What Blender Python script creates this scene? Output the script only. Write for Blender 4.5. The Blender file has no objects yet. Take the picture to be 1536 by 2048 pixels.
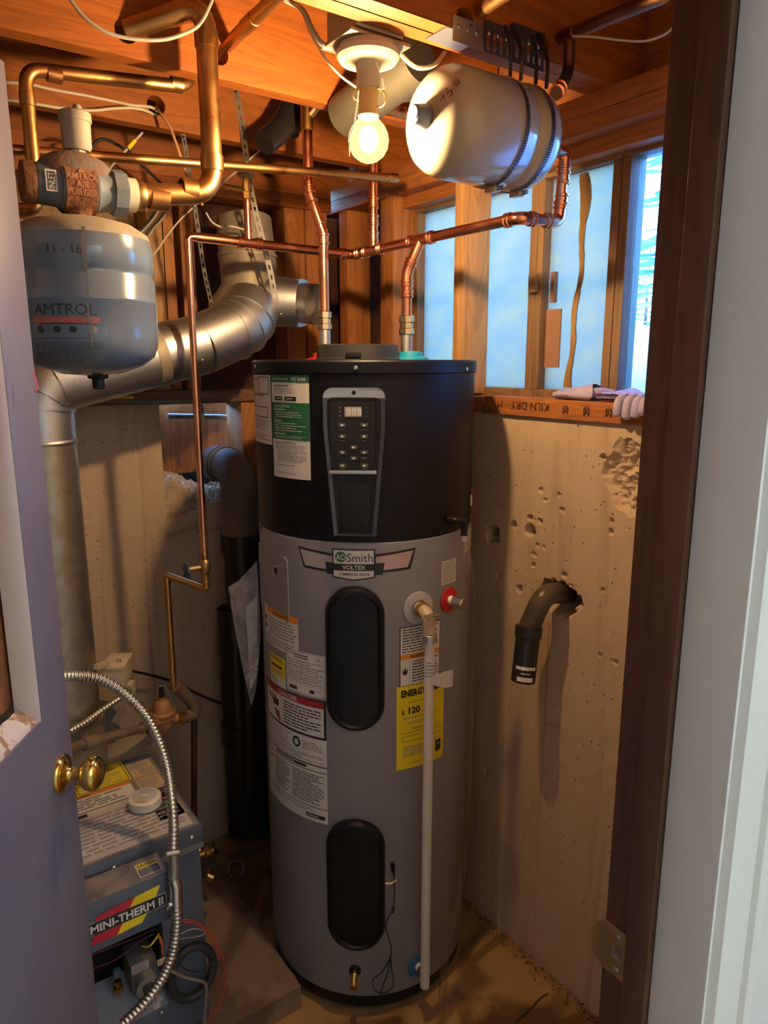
import bpy, bmesh, math, random
from mathutils import Vector, Matrix
from mathutils.geometry import tessellate_polygon
rnd = random.Random(7)
V = Vector
PI = math.pi
# ------------------------------------------------------------------ camera, world, light, exposure
sc = bpy.context.scene
COL = sc.collection
F = 1430.0; PIT = math.radians(11.85); YAW = math.radians(35.3); CAM = V((0, 0, 1.62))
SY, CY = math.sin(YAW), math.cos(YAW)
cd = bpy.data.cameras.new('camera'); cam = bpy.data.objects.new('camera', cd); COL.objects.link(cam)
cd.sensor_fit = 'VERTICAL'; cd.sensor_height = 36.0; cd.lens = 36.0 * F / 2048.0
cd.clip_start = .01
cam.location = CAM; cam.rotation_euler = (PI / 2 - PIT, 0, -YAW)
sc.camera = cam
vs = sc.view_settings
vs.view_transform = 'Standard'; vs.look = 'None'; vs.gamma = 1; vs.use_curve_mapping = False
vs.exposure = 0.0
sc.cycles.use_denoising = True
sc.cycles.max_bounces = 10; sc.cycles.transparent_max_bounces = 16
sc.cycles.sample_clamp_indirect = 6.0
wd = bpy.data.worlds.new('sky'); sc.world = wd; wd.use_nodes = True
nt = wd.node_tree; nt.nodes.clear()
wo = nt.nodes.new('ShaderNodeOutputWorld'); bg = nt.nodes.new('ShaderNodeBackground'); sk = nt.nodes.new('ShaderNodeTexSky')
sk.sky_type = 'NISHITA'; sk.sun_disc = False; sk.sun_elevation = math.radians(28); sk.sun_rotation = math.radians(200)
sk.dust_density = 1.5; sk.air_density = 1.0
tint = nt.nodes.new('ShaderNodeMix'); tint.data_type = 'RGBA'; tint.blend_type = 'MULTIPLY'; tint.inputs[0].default_value = 1; tint.inputs[7].default_value = (.58, .86, 1.15, 1)
nt.links.new(sk.outputs[0], tint.inputs[6]); nt.links.new(tint.outputs[2], bg.inputs[0]); nt.links.new(bg.outputs[0], wo.inputs[0])
bg.inputs[1].default_value = 10.0
BULB_E = 3500.0
HALL_W = 135.0
hl = bpy.data.lights.new('hall_fill_light', 'AREA'); hl.shape = 'DISK'; hl.size = .5; hl.energy = HALL_W; hl.color = (.78, .90, 1.0)  # unseen fill light added in the hall, aimed up to bounce off its ceiling
hlo = bpy.data.objects.new('hall_fill_light', hl); COL.objects.link(hlo); hlo.location = (1.35, -1.1, 1.75); hlo.rotation_euler = (PI, 0, 0)

# ------------------------------------------------------------------ pixel helper: a pixel gives a direction, a plane of the room gives the distance
def ray(px, py):
    a = (px - 768) / F; b = (1024 - py) / F
    cy = math.cos(PIT) + b * math.sin(PIT); cz = -math.sin(PIT) + b * math.cos(PIT)
    return V((a * CY + cy * SY, -a * SY + cy * CY, cz)), cy
def P(px, py, x=None, y=None, z=None, cy=None):
    d, dc = ray(px, py)
    if x is not None: t = x / d.x
    elif y is not None: t = y / d.y
    elif z is not None: t = (z - 1.62) / d.z
    else: t = cy / dc
    return CAM + d * t
def H(X, Y, z):                       # horizontal camera frame (right, forward) -> room
    return V((X * CY + Y * SY, -X * SY + Y * CY, z))

# ------------------------------------------------------------------ materials
MATS = {}
def nodes(name):
    m = bpy.data.materials.new(name); m.use_nodes = True
    t = m.node_tree; t.nodes.clear()
    o = t.nodes.new('ShaderNodeOutputMaterial'); p = t.nodes.new('ShaderNodeBsdfPrincipled')
    t.links.new(p.outputs[0], o.inputs[0])
    return m, t, p, o
def col4(c): return (c[0], c[1], c[2], 1)
def noise(t, scale, detail=4, rough=.55, vec=None, dist=0):
    n = t.nodes.new('ShaderNodeTexNoise'); n.inputs['Scale'].default_value = scale
    n.inputs['Detail'].default_value = detail; n.inputs['Roughness'].default_value = rough; n.inputs['Distortion'].default_value = dist
    if vec is not None: t.links.new(vec, n.inputs['Vector'])
    return n.outputs[0]
def ramp(t, fac, stops):
    r = t.nodes.new('ShaderNodeValToRGB'); t.links.new(fac, r.inputs[0])
    while len(r.color_ramp.elements) < len(stops): r.color_ramp.elements.new(.5)
    for e, (p, c) in zip(r.color_ramp.elements, stops):
        e.position = p; e.color = col4(c) if not isinstance(c, (int, float)) else (c, c, c, 1)
    return r.outputs[0]
def mixc(t, fac, a, b, mode='MIX'):
    n = t.nodes.new('ShaderNodeMix'); n.data_type = 'RGBA'; n.blend_type = mode
    for s, v in ((n.inputs[0], fac), (n.inputs[6], a), (n.inputs[7], b)):
        if isinstance(v, (int, float)): s.default_value = v
        elif isinstance(v, tuple): s.default_value = col4(v)
        else: t.links.new(v, s)
    return n.outputs[2]
def objco(t, sx=1, sy=1, sz=1):
    c = t.nodes.new('ShaderNodeTexCoord'); m = t.nodes.new('ShaderNodeMapping')
    m.inputs['Scale'].default_value = (sx, sy, sz); t.links.new(c.outputs['Object'], m.inputs[0])
    return m.outputs[0]
def bump(t, p, h, strength, dist=.01):
    b = t.nodes.new('ShaderNodeBump'); b.inputs['Strength'].default_value = strength; b.inputs['Distance'].default_value = dist
    t.links.new(h, b.inputs['Height']); t.links.new(b.outputs[0], p.inputs['Normal'])
def M(name, c=(.5, .5, .5), rough=.5, metal=0, c2=None, vs=20, lo=.4, hi=.65, bm=0, bs=80, coat=0, rvar=0):
    if name in MATS: return MATS[name]
    m, t, p, o = nodes(name)
    p.inputs['Roughness'].default_value = rough; p.inputs['Metallic'].default_value = metal
    p.inputs['Coat Weight'].default_value = coat
    p.inputs['Base Color'].default_value = col4(c)
    if c2 is not None or bm or rvar: co = objco(t)
    if c2 is not None:
        t.links.new(ramp(t, noise(t, vs, 6, .6, co, .3), [(lo, c), (hi, c2)]), p.inputs['Base Color'])
    if rvar:
        t.links.new(ramp(t, noise(t, vs * 1.7, 5, .6, co), [(.3, max(0, rough - rvar)), (.7, min(1, rough + rvar))]), p.inputs['Roughness'])
    if bm: bump(t, p, noise(t, bs, 5, .6, co), bm)
    MATS[name] = m
    return m
def wood(name, axis, c1, c2, rough=.6, dirt=None, kn=True):
    if name in MATS: return MATS[name]
    m, t, p, o = nodes(name)
    s = [26, 26, 26]; s['xyz'.index(axis)] = 1.6
    co = objco(t, *s)
    n1 = noise(t, 1.6, 8, .62, co, .9)
    s2 = [7, 7, 7]; s2['xyz'.index(axis)] = .7
    n2 = noise(t, 1.3, 3, .5, objco(t, *s2), 2.2)
    w = t.nodes.new('ShaderNodeMath'); w.operation = 'SINE'
    mm = t.nodes.new('ShaderNodeMath'); mm.operation = 'MULTIPLY'; mm.inputs[1].default_value = 46; t.links.new(n2, mm.inputs[0]); t.links.new(mm.outputs[0], w.inputs[0])
    g = ramp(t, w.outputs[0], [(.0, 0.0), (.9, 1.0)])
    base = mixc(t, ramp(t, n1, [(.3, 0.0), (.72, 1.0)]), c1, c2)
    base = mixc(t, mixc(t, .55, g, (0, 0, 0)), base, tuple(k * .62 for k in c2))
    if dirt: base = mixc(t, ramp(t, noise(t, 3.5, 6, .6, objco(t)), [(.45, 0.0), (.75, .8)]), base, dirt)
    t.links.new(base, p.inputs['Base Color']); p.inputs['Roughness'].default_value = rough
    bump(t, p, n1, .25, .004)
    MATS[name] = m
    return m
def concrete(name, c1, c2, stain, pin=True, streak=True, rough=.88, wet=False, rust=None):
    m, t, p, o = nodes(name); co = objco(t)
    n1 = noise(t, 2.2, 8, .6, co, .4)
    n2 = noise(t, 30, 6, .7, co)
    base = mixc(t, ramp(t, n1, [(.3, 0.0), (.7, 1.0)]), c1, c2)
    base = mixc(t, ramp(t, n2, [(.35, 0.0), (.8, .45)]), base, tuple(k * .72 for k in c1))
    if streak:
        n3 = noise(t, 3.0, 5, .6, objco(t, 4.5, 4.5, .35), .6)
        base = mixc(t, ramp(t, n3, [(.52, 0.0), (.74, .6)]), base, stain)
    else:
        n3 = noise(t, 2.6, 6, .55, co, 1.2)
        k = ramp(t, n3, [(.46, 0.0), (.56, .85)])
        base = mixc(t, k, base, stain)
        if wet: t.links.new(ramp(t, n3, [(.46, .85), (.58, .35)]), p.inputs['Roughness'])
    if pin:
        v = t.nodes.new('ShaderNodeTexVoronoi'); v.inputs['Scale'].default_value = 44; v.inputs['Randomness'].default_value = 1; t.links.new(co, v.inputs[0])
        k = ramp(t, v.outputs['Distance'], [(.07, 1.0), (.12, 0.0)])
        msk = ramp(t, noise(t, 5, 2, .5, co), [(.46, 0.0), (.52, 1.0)])
        k = mixc(t, 1.0, k, msk, 'MULTIPLY')
        base = mixc(t, k, base, (.05, .035, .025))
    if rust:                            # rust runs below the drain stub: (y, half width, strength)
        sp = t.nodes.new('ShaderNodeSeparateXYZ'); t.links.new(co, sp.inputs[0])
        wob = noise(t, 6, 4, .6, objco(t, 0, 0, 1))
        def mth(op, a, b):
            n_ = t.nodes.new('ShaderNodeMath'); n_.operation = op
            for i, v in enumerate((a, b)):
                if isinstance(v, (int, float)): n_.inputs[i].default_value = v
                else: t.links.new(v, n_.inputs[i])
            return n_.outputs[0]
        for yy, hw_, st in rust:
            dist = mth('ABSOLUTE', mth('ADD', mth('SUBTRACT', sp.outputs[1], yy), mth('MULTIPLY', mth('SUBTRACT', wob, .5), .03)), 0)
            k = ramp(t, dist, [(hw_ * .3, st), (hw_, 0.0)])
            zm = ramp(t, sp.outputs[2], [(.15, 0.0), (.5, 1.0), (1.02, 1.0), (1.06, 0.0)][:4] if False else [(.45, .3), (.9, 1.0)])
            top = ramp(t, sp.outputs[2], [(.985, 1.0), (.999, 0.0)])
            k = mixc(t, 1.0, mixc(t, 1.0, k, zm, 'MULTIPLY'), top, 'MULTIPLY')
            base = mixc(t, k, base, (.36, .15, .045))
    t.links.new(base, p.inputs['Base Color'])
    if not wet: p.inputs['Roughness'].default_value = rough
    bump(t, p, n2, .35, .006)
    MATS[name] = m
    return m
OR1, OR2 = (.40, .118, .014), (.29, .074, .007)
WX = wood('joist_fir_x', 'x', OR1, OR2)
WY = wood('framing_fir_y', 'y', (.46, .165, .045), (.33, .105, .026))
WZ = wood('stud_fir_z', 'z', (.50, .20, .055), (.36, .125, .03))
WZL = wood('stud_pale_z', 'z', (.60, .34, .14), (.46, .23, .085))
WDK = wood('dark_sheathing', 'z', (.10, .035, .016), (.045, .016, .008), .8)
WPLY = wood('plywood_back', 'z', (.33, .12, .04), (.19, .06, .02), .7)
WSUB = wood('subfloor_wood', 'y', (.20, .09, .04), (.12, .05, .022), .8)
CON = concrete('concrete_wall', (.58, .43, .30), (.48, .345, .23), (.29, .175, .09))
CONW = concrete('concrete_window_wall', (.58, .43, .30), (.48, .345, .23), (.29, .175, .09), rust=((1.135, .007, .8), (1.155, .02, .35)))
CONF = concrete('concrete_floor', (.46, .28, .12), (.38, .22, .09), (.075, .04, .018), pin=False, streak=False, wet=True)
PADM = concrete('concrete_pad', (.30, .19, .115), (.22, .14, .085), (.10, .06, .035), pin=False, streak=False)
COPN = M('new_copper', (.93, .43, .26), .22, 1, (.86, .36, .20), 14, rvar=.08)
COPO = M('aged_copper', (.62, .33, .12), .36, 1, (.48, .27, .10), 9, rvar=.1, bm=.05)
COPD = M('dark_copper', (.16, .085, .05), .45, 1, (.28, .14, .08), 12)
GALV = M('galvanized_steel', (.60, .62, .66), .42, 1, (.54, .56, .60), 140)
GALVD = M('dusty_galvanized', (.36, .31, .25), .62, .6, (.27, .23, .18), 6, bm=.05)
STEEL = M('bright_steel', (.72, .72, .72), .25, 1)
DUCTG = M('grey_duct', (.10, .09, .065), .55, .4, (.08, .072, .052), 8)
STRAPM = M('strap_steel', (.45, .43, .40), .45, .9)
BRASS = M('brass', (.83, .58, .16), .16, 1, (.70, .47, .13), 20)
BRASSO = M('aged_brass', (.52, .33, .12), .4, 1, (.36, .22, .09), 20)
BRONZE = M('cast_bronze', (.40, .19, .08), .6, .25, (.30, .14, .06), 18, bm=.1)
RUST = M('rusty_iron', (.19, .075, .035), .85, .2, (.30, .125, .055), 26, bm=.5, bs=120)
IRONB = M('blue_grey_iron', (.115, .155, .20), .6, .1, (.16, .17, .18), 14, bm=.15)
ABS = M('black_abs', (.012, .011, .011), .32, 0, (.022, .018, .016), 10)
ABSD = M('dusty_abs', (.17, .12, .075), .65, 0, (.06, .045, .032), 5)
BLACK = M('black_plastic', (.012, .012, .014), .35)
BLKTX = M('black_textured_plastic', (.006, .007, .012), .42, bm=.12, bs=600)
BLKPNT = M('black_enamel', (.004, .005, .009), .46, 0, bm=.03, bs=300)
PANELB = M('panel_black', (.018, .018, .02), .45)
GREYP = M('heater_grey', (.31, .31, .345), .36, .15)
GREYP2 = M('plate_grey', (.30, .30, .325), .4, .1)
SILV = M('silver_trim', (.62, .62, .63), .3, .9)
GUN = M('gunmetal_trim', (.13, .135, .15), .28, .9)
WHITE = M('label_white', (.78, .77, .75), .45)
INK = M('ink_black', (.02, .02, .02), .5)
INKG = M('ink_grey', (.26, .26, .26), .5)
GREEN = M('label_green', (.02, .16, .075), .45)
YEL = M('label_yellow', (.86, .66, .02), .5)
ORG = M('label_orange', (.80, .26, .03), .5)
REDL = M('label_red', (.36, .02, .03), .5)
PINKM = M('badge_mauve', (.52, .38, .42), .4, .1)
REDP = M('red_plastic', (.55, .015, .02), .35)
BLUEP = M('blue_plastic', (.02, .14, .34), .4)
CYANP = M('cyan_plastic', (.02, .32, .55), .35)
PVC = M('white_pipe', (.74, .70, .64), .4)
WPLA = M('white_plastic', (.80, .78, .74), .35)
PORC = M('porcelain', (.62, .56, .42), .22, coat=.4)
CREAM = M('beige_enamel', (.40, .36, .27), .25, coat=.6)
TANKG = M('grey_enamel', (.11, .155, .215), .2, 0, (.15, .185, .23), 5, coat=.4)
TANKTOP = M('dust', (.33, .27, .20), .8, 0, (.24, .20, .16), 20)
CABLE = M('cable_cream', (.62, .55, .42), .5)
CABLEG = M('cable_grey', (.33, .30, .26), .55)
CABLEB = M('cable_black', (.015, .014, .014), .5)
REDW = M('wire_red', (.45, .04, .02), .5)
BOIL = M('boiler_blue_grey', (.085, .105, .15), .42, .1, (.10, .115, .15), 10)
BOILT = M('boiler_top_dusty', (.34, .30, .25), .5, .3, (.22, .20, .18), 16)
TANPL = M('tan_plastic', (.48, .40, .27), .55)
DOORP = M('door_mauve_paint', (.145, .13, .17), .5, 0, (.125, .112, .148), 5)
DOORC = M('chipped_paint', (.62, .55, .50), .7, 0, (.30, .17, .09), 28, lo=.5, hi=.56, bm=.4, bs=60)
JAMB = wood('dark_stained_jamb', 'z', (.105, .038, .016), (.07, .025, .01), .42)
WALLW = M('white_wall', (.78, .77, .73), .7, 0, (.74, .73, .70), 3)
TRIMW = M('white_trim_gloss', (.84, .83, .77), .4)
HALLF = M('hall_carpet', (.42, .34, .25), .95, bm=.3, bs=200)
FRAME = wood('window_wood', 'y', (.26, .15, .075), (.18, .10, .05), .55)
FRAMEZ = wood('window_wood_z', 'z', (.28, .17, .09), (.20, .115, .06), .55)
GLOVE = M('mauve_glove_leather', (.42, .36, .56), .75, 0, (.34, .29, .47), 22, bm=.3, bs=90)
RUBBLE = M('broken_concrete', (.50, .36, .21), .95, 0, (.34, .22, .12), 24, bm=.8, bs=70)
SNOW = M('snow_ground', (.70, .76, .84), .8, 0, (.52, .60, .70), 1.2)
PINE = M('pine_needles', (.20, .30, .36), .8, 0, (.55, .66, .74), 3)  # pale blue puts the window glare into the needle colour
BARK = M('bark', (.10, .07, .05), .9)
MIRR = M('window_tape_brown', (.30, .16, .10), .6)
STAINM = M('brown_caulk', (.36, .21, .08), .6, 0, (.26, .14, .05), 18, bm=.4)
SHADM = M('shade_black', (.008, .007, .006), .9)  # plain black that stands in for shade inside openings
HANDW = M('marker_ink', (.12, .015, .01), .6)

for _m in (BLKPNT, BLKTX, BLACK, PANELB): _m.node_tree.nodes['Principled BSDF'].inputs['Specular IOR Level'].default_value = .28
def special():
    m, t, p, o = nodes('frosted_film')
    t.nodes.remove(p)
    co = objco(t, 1, 1, 1)
    c = ramp(t, noise(t, 7, 6, .6, objco(t, 1, 1.4, 3)), [(.35, (.265, .285, .27)), (.68, (.335, .31, .24))])
    tr = t.nodes.new('ShaderNodeBsdfTranslucent'); df = t.nodes.new('ShaderNodeBsdfDiffuse'); mx = t.nodes.new('ShaderNodeMixShader')
    t.links.new(c, tr.inputs[0]); t.links.new(c, df.inputs[0]); mx.inputs[0].default_value = .25
    t.links.new(tr.outputs[0], mx.inputs[1]); t.links.new(df.outputs[0], mx.inputs[2]); t.links.new(mx.outputs[0], o.inputs[0])
    MATS['frosted'] = m
    m, t, p, o = nodes('clear_pane'); t.nodes.remove(p)
    a = t.nodes.new('ShaderNodeBsdfTransparent'); b = t.nodes.new('ShaderNodeBsdfGlossy'); f = t.nodes.new('ShaderNodeFresnel'); mx = t.nodes.new('ShaderNodeMixShader')
    b.inputs['Roughness'].default_value = .03; f.inputs[0].default_value = 1.45; a.inputs[0].default_value = (.42, .58, .70, 1)
    t.links.new(f.outputs[0], mx.inputs[0]); t.links.new(a.outputs[0], mx.inputs[1]); t.links.new(b.outputs[0], mx.inputs[2]); t.links.new(mx.outputs[0], o.inputs[0])
    MATS['clear'] = m
    m, t, p, o = nodes('clear_vinyl'); t.nodes.remove(p)
    a = t.nodes.new('ShaderNodeBsdfTransparent'); b = t.nodes.new('ShaderNodeBsdfGlossy'); f = t.nodes.new('ShaderNodeLayerWeight'); mx = t.nodes.new('ShaderNodeMixShader')
    b.inputs['Roughness'].default_value = .15; f.inputs[0].default_value = .25; a.inputs[0].default_value = (.95, .94, .93, 1)
    mm = t.nodes.new('ShaderNodeMath'); mm.operation = 'MULTIPLY'; mm.inputs[1].default_value = 1.0; t.links.new(f.outputs['Facing'], mm.inputs[0])
    t.links.new(mm.outputs[0], mx.inputs[0]); t.links.new(a.outputs[0], mx.inputs[1]); t.links.new(b.outputs[0], mx.inputs[2]); t.links.new(mx.outputs[0], o.inputs[0])
    MATS['vinyl'] = m
    m, t, p, o = nodes('bag_film'); t.nodes.remove(p)
    a = t.nodes.new('ShaderNodeBsdfTransparent'); b = t.nodes.new('ShaderNodeBsdfPrincipled'); mx = t.nodes.new('ShaderNodeMixShader')
    b.inputs['Base Color'].default_value = (.62, .58, .60, 1); b.inputs['Roughness'].default_value = .25
    t.links.new(ramp(t, noise(t, 20, 4, .6, objco(t)), [(.35, .12), (.7, .5)]), mx.inputs[0])
    t.links.new(a.outputs[0], mx.inputs[1]); t.links.new(b.outputs[0], mx.inputs[2]); t.links.new(mx.outputs[0], o.inputs[0])
    MATS['bag'] = m
    m, t, p, o = nodes('filament_glow'); t.nodes.remove(p)
    e = t.nodes.new('ShaderNodeEmission'); e.inputs[0].default_value = (1, .64, .30, 1); e.inputs[1].default_value = BULB_E
    t.links.new(e.outputs[0], o.inputs[0]); MATS['glow'] = m
    m, t, p, o = nodes('lit_bulb_glass'); t.nodes.remove(p)
    a = t.nodes.new('ShaderNodeBsdfTransparent'); e = t.nodes.new('ShaderNodeEmission'); mx = t.nodes.new('ShaderNodeMixShader')
    e.inputs[0].default_value = (1, .80, .30, 1); e.inputs[1].default_value = 2.2
    mx.inputs[0].default_value = .42
    t.links.new(a.outputs[0], mx.inputs[1]); t.links.new(e.outputs[0], mx.inputs[2]); t.links.new(mx.outputs[0], o.inputs[0]); MATS['bulbglass'] = m
special()

# ------------------------------------------------------------------ mesh builder
def basis(ax):
    ax = V(ax).normalized()
    u = V((0, 0, 1)) if abs(ax.z) < .9 else V((1, 0, 0))
    a = u.cross(ax).normalized(); b = ax.cross(a)
    return a, b, ax
class MB:
    def __init__(s): s.v = []; s.f = []; s.m = []
    def add(s, vv, ff, mat=0):
        n = len(s.v); s.v += [tuple(p) for p in vv]
        for f in ff: s.f.append(tuple(i + n for i in f)); s.m.append(mat)
        return s
    def box(s, x0, x1, y0, y1, z0, z1, mat=0):
        vv = [(x, y, z) for z in (z0, z1) for y in (y0, y1) for x in (x0, x1)]
        return s.add(vv, [(0, 2, 3, 1), (4, 5, 7, 6), (0, 1, 5, 4), (2, 6, 7, 3), (0, 4, 6, 2), (1, 3, 7, 5)], mat)
    def obox(s, c, a, b, n, ha, hb, hn, mat=0):
        c, a, b, n = V(c), V(a), V(b), V(n)
        vv = [c + a * (i * ha) + b * (j * hb) + n * (k * hn) for k in (-1, 1) for j in (-1, 1) for i in (-1, 1)]
        return s.add(vv, [(0, 2, 3, 1), (4, 5, 7, 6), (0, 1, 5, 4), (2, 6, 7, 3), (0, 4, 6, 2), (1, 3, 7, 5)], mat)
    def beam(s, p, q, w, h, mat=0, up=(0, 0, 1)):
        p, q = V(p), V(q); d = (q - p).normalized(); a = d.cross(V(up)).normalized(); b = a.cross(d)
        return s.obox((p + q) / 2, d, a, b, (q - p).length / 2, w / 2, h / 2, mat)
    def lathe(s, prof, o=(0, 0, 0), ax=(0, 0, 1), seg=32, mat=0, caps=True, a0=0, a1=2 * PI):
        a, b, n = basis(ax); o = V(o); full = abs(a1 - a0 - 2 * PI) < 1e-6
        k = seg if full else seg + 1
        vv = []
        for r, h in prof:
            for i in range(k):
                t = a0 + (a1 - a0) * i / seg
                vv.append(o + n * h + (a * math.cos(t) + b * math.sin(t)) * r)
        ff = []
        for j in range(len(prof) - 1):
            for i in range(seg):
                i2 = (i + 1) % k
                ff.append((j * k + i, j * k + i2, (j + 1) * k + i2, (j + 1) * k + i))
        if caps and full:
            if prof[0][0] > 1e-5: ff.append(tuple(range(k - 1, -1, -1)))
            if prof[-1][0] > 1e-5: ff.append(tuple((len(prof) - 1) * k + i for i in range(k)))
        return s.add(vv, ff, mat)
    def cyl(s, p, q, r, seg=20, mat=0, r2=None):
        p, q = V(p), V(q)
        return s.lathe([(r, 0), (r if r2 is None else r2, (q - p).length)], p, q - p, seg, mat)
    def sphere(s, c, r, mat=0, seg=20, rings=10, sc=(1, 1, 1)):
        prof = [(max(1e-6, math.sin(PI * i / rings)) * r, -math.cos(PI * i / rings) * r) for i in range(rings + 1)]
        n0 = len(s.v); s.lathe(prof, (0, 0, 0), (0, 0, 1), seg, mat, False)
        for i in range(n0, len(s.v)):
            x, y, z = s.v[i]; s.v[i] = (c[0] + x * sc[0], c[1] + y * sc[1], c[2] + z * sc[2])
        return s
    def tube(s, pts, r, seg=14, mat=0, caps=True, flat=None):
        pts = [V(p) for p in pts]; n = len(pts); rr = r if callable(r) else (lambda i: r)
        T = [(pts[min(i + 1, n - 1)] - pts[max(i - 1, 0)]).normalized() for i in range(n)]
        a, b, _ = basis(T[0]); vv = []
        for i in range(n):
            a = (a - T[i] * a.dot(T[i])).normalized(); b = T[i].cross(a)
            for k in range(seg):
                t = 2 * PI * k / seg
                ca, sb = math.cos(t), math.sin(t)
                if flat: sb *= flat
                vv.append(pts[i] + (a * ca + b * sb) * rr(i))
        ff = [(i * seg + k, i * seg + (k + 1) % seg, (i + 1) * seg + (k + 1) % seg, (i + 1) * seg + k) for i in range(n - 1) for k in range(seg)]
        if caps: ff += [tuple(range(seg - 1, -1, -1)), tuple((n - 1) * seg + k for k in range(seg))]
        return s.add(vv, ff, mat)
    def grid(s, fn, nu, nv, mat=0, flip=False):
        vv = [fn(i / nu, j / nv) for j in range(nv + 1) for i in range(nu + 1)]
        q = [(j * (nu + 1) + i, j * (nu + 1) + i + 1, (j + 1) * (nu + 1) + i + 1, (j + 1) * (nu + 1) + i) for j in range(nv) for i in range(nu)]
        if flip: q = [f[::-1] for f in q]
        return s.add(vv, q, mat)
    def prism(s, outer, holes, fn, h, mat=0):
        """2D outline with round holes, extruded by h; fn(u, v, w) -> point"""
        loops = [outer] + holes
        tri = tessellate_polygon([[V((u, v, 0)) for u, v in L] for L in loops])
        flat = [p for L in loops for p in L]; n = len(flat)
        vv = [fn(u, v, 0) for u, v in flat] + [fn(u, v, h) for u, v in flat]
        ff = [t for t in tri] + [tuple(i + n for i in t[::-1]) for t in tri]
        k = 0
        for L in loops:
            m = len(L)
            for i in range(m): j = (i + 1) % m; ff.append((k + i, k + j, k + j + n, k + i + n))
            k += m
        return s.add(vv, ff, mat)
    def build(s, name, mats, parent=None, bev=0, flat=False, ang=40, fix=False):
        me = bpy.data.meshes.new(name); me.from_pydata(s.v, [], s.f)
        for m in (mats if isinstance(mats, (list, tuple)) else [mats]): me.materials.append(m)
        me.polygons.foreach_set('material_index', s.m)
        if bev or fix:
            b = bmesh.new(); b.from_mesh(me)
            if bev:
                ed = [e for e in b.edges if len(e.link_faces) == 2 and e.calc_face_angle(0) > .5]
                bmesh.ops.bevel(b, geom=ed, offset=bev, segments=2, profile=.6, affect='EDGES', clamp_overlap=True)
            bmesh.ops.recalc_face_normals(b, faces=b.faces)
            b.to_mesh(me); b.free()
        if not flat:
            me.polygons.foreach_set('use_smooth', [True] * len(me.polygons)); me.set_sharp_from_angle(angle=math.radians(ang))
        me.update()
        o = bpy.data.objects.new(name, me); COL.objects.link(o)
        if parent is not None:
            o.parent = parent; o.matrix_parent_inverse = parent.matrix_world.inverted()
        return o
def circ(u, v, r, n=20): return [(u + r * math.cos(2 * PI * i / n), v + r * math.sin(2 * PI * i / n)) for i in range(n)]
def thing(name, label, cat, loc, group=None):
    o = bpy.data.objects.new(name, None); COL.objects.link(o); o.location = loc; o.empty_display_size = .05
    o.matrix_world = Matrix.Translation(V(loc))
    o['label'] = label; o['category'] = cat
    if group: o['group'] = group
    return o
def tag(o, label, cat, group=None):
    o['label'] = label; o['category'] = cat
    if group: o['group'] = group
    return o
def struct(o, label=None, cat=None):
    o['kind'] = 'structure'
    if label: o['label'] = label
    if cat: o['category'] = cat
    return o
def copyof(o, name, off, parent):
    c = o.copy(); COL.objects.link(c); c.parent = parent
    c.matrix_parent_inverse = parent.matrix_world.inverted(); c.location = V(o.location) + V(off)
    return c
def fillet(pts, rad, n=6):
    pts = [V(p) for p in pts]; out = [pts[0]]
    for i in range(1, len(pts) - 1):
        p, c, q = pts[i - 1], pts[i], pts[i + 1]
        d1, d2 = (p - c), (q - c); l = min(rad, d1.length * .48, d2.length * .48)
        a, b = c + d1.normalized() * l, c + d2.normalized() * l
        for k in range(n + 1):
            t = k / n; out.append(a * (1 - t) ** 2 + c * (2 * t * (1 - t)) + b * t * t)
    return out + [pts[-1]]
def cat(pts, n=8):
    pts = [V(p) for p in pts]; q = [pts[0] * 2 - pts[1]] + pts + [pts[-1] * 2 - pts[-2]]; out = []
    for i in range(1, len(q) - 2):
        a, b, c, d = q[i - 1:i + 3]
        for k in range(n):
            t = k / n
            out.append(.5 * ((2 * b) + (c - a) * t + (2 * a - 5 * b + 4 * c - d) * t * t + (3 * b - a - 3 * c + d) * t ** 3))
    return out + [pts[-1]]
def resample(pts, step):
    pts = [V(p) for p in pts]; out = [pts[0]]; acc = 0
    for p, q in zip(pts, pts[1:]):
        L = (q - p).length; d = step - acc
        while d < L: out.append(p + (q - p) * (d / L)); d += step
        acc = (acc + L) % step if L > 0 else acc
    return out
def sleeve(mb, c, d, r, L, mat=0, rings=True, seg=20):
    """a press or solder fitting: a socket with raised bead rings at its ends"""
    d = V(d).normalized(); o = V(c) - d * (L / 2); e = r * 1.10; k = r * 1.30; w = r * .28
    if rings:
        pr = [(r * .98, 0), (e, .001), (e, w * .6), (k, w), (k, w * 2), (e, w * 2.5), (e, L - w * 2.5), (k, L - w * 2), (k, L - w), (e, L - w * .6), (e, L - .001), (r * .98, L)]
    else:
        pr = [(r * .98, 0), (r * 1.12, .001), (r * 1.14, L * .5), (r * 1.12, L - .001), (r * .98, L)]
    return mb.lathe(pr, o, d, seg, mat, False)
_txt = {}
def text2d(s, bold=0.0):
    """flat lettering as (verts, faces), cap height 1, origin at left baseline"""
    k = (s, bold)
    if k in _txt: return _txt[k]
    c = bpy.data.curves.new('t', 'FONT'); c.body = s; c.size = 1; c.resolution_u = 2; c.offset = bold; c.fill_mode = 'FRONT'
    o = bpy.data.objects.new('t', c); COL.objects.link(o); bpy.context.view_layer.update()
    me = o.evaluated_get(bpy.context.evaluated_depsgraph_get()).to_mesh()
    vv = [(p.co.x, p.co.y) for p in me.vertices]; ff = [tuple(f.vertices) for f in me.polygons]
    o.evaluated_get(bpy.context.evaluated_depsgraph_get()).to_mesh_clear()
    bpy.data.objects.remove(o); bpy.data.curves.remove(c)
    if vv:
        x0 = min(p[0] for p in vv); w = max(p[0] for p in vv) - x0
        vv = [((x - x0) / .70, y / .70) for x, y in vv]; w /= .70
    else: w = 0
    _txt[k] = (vv, ff, w)
    return _txt[k]

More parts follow.
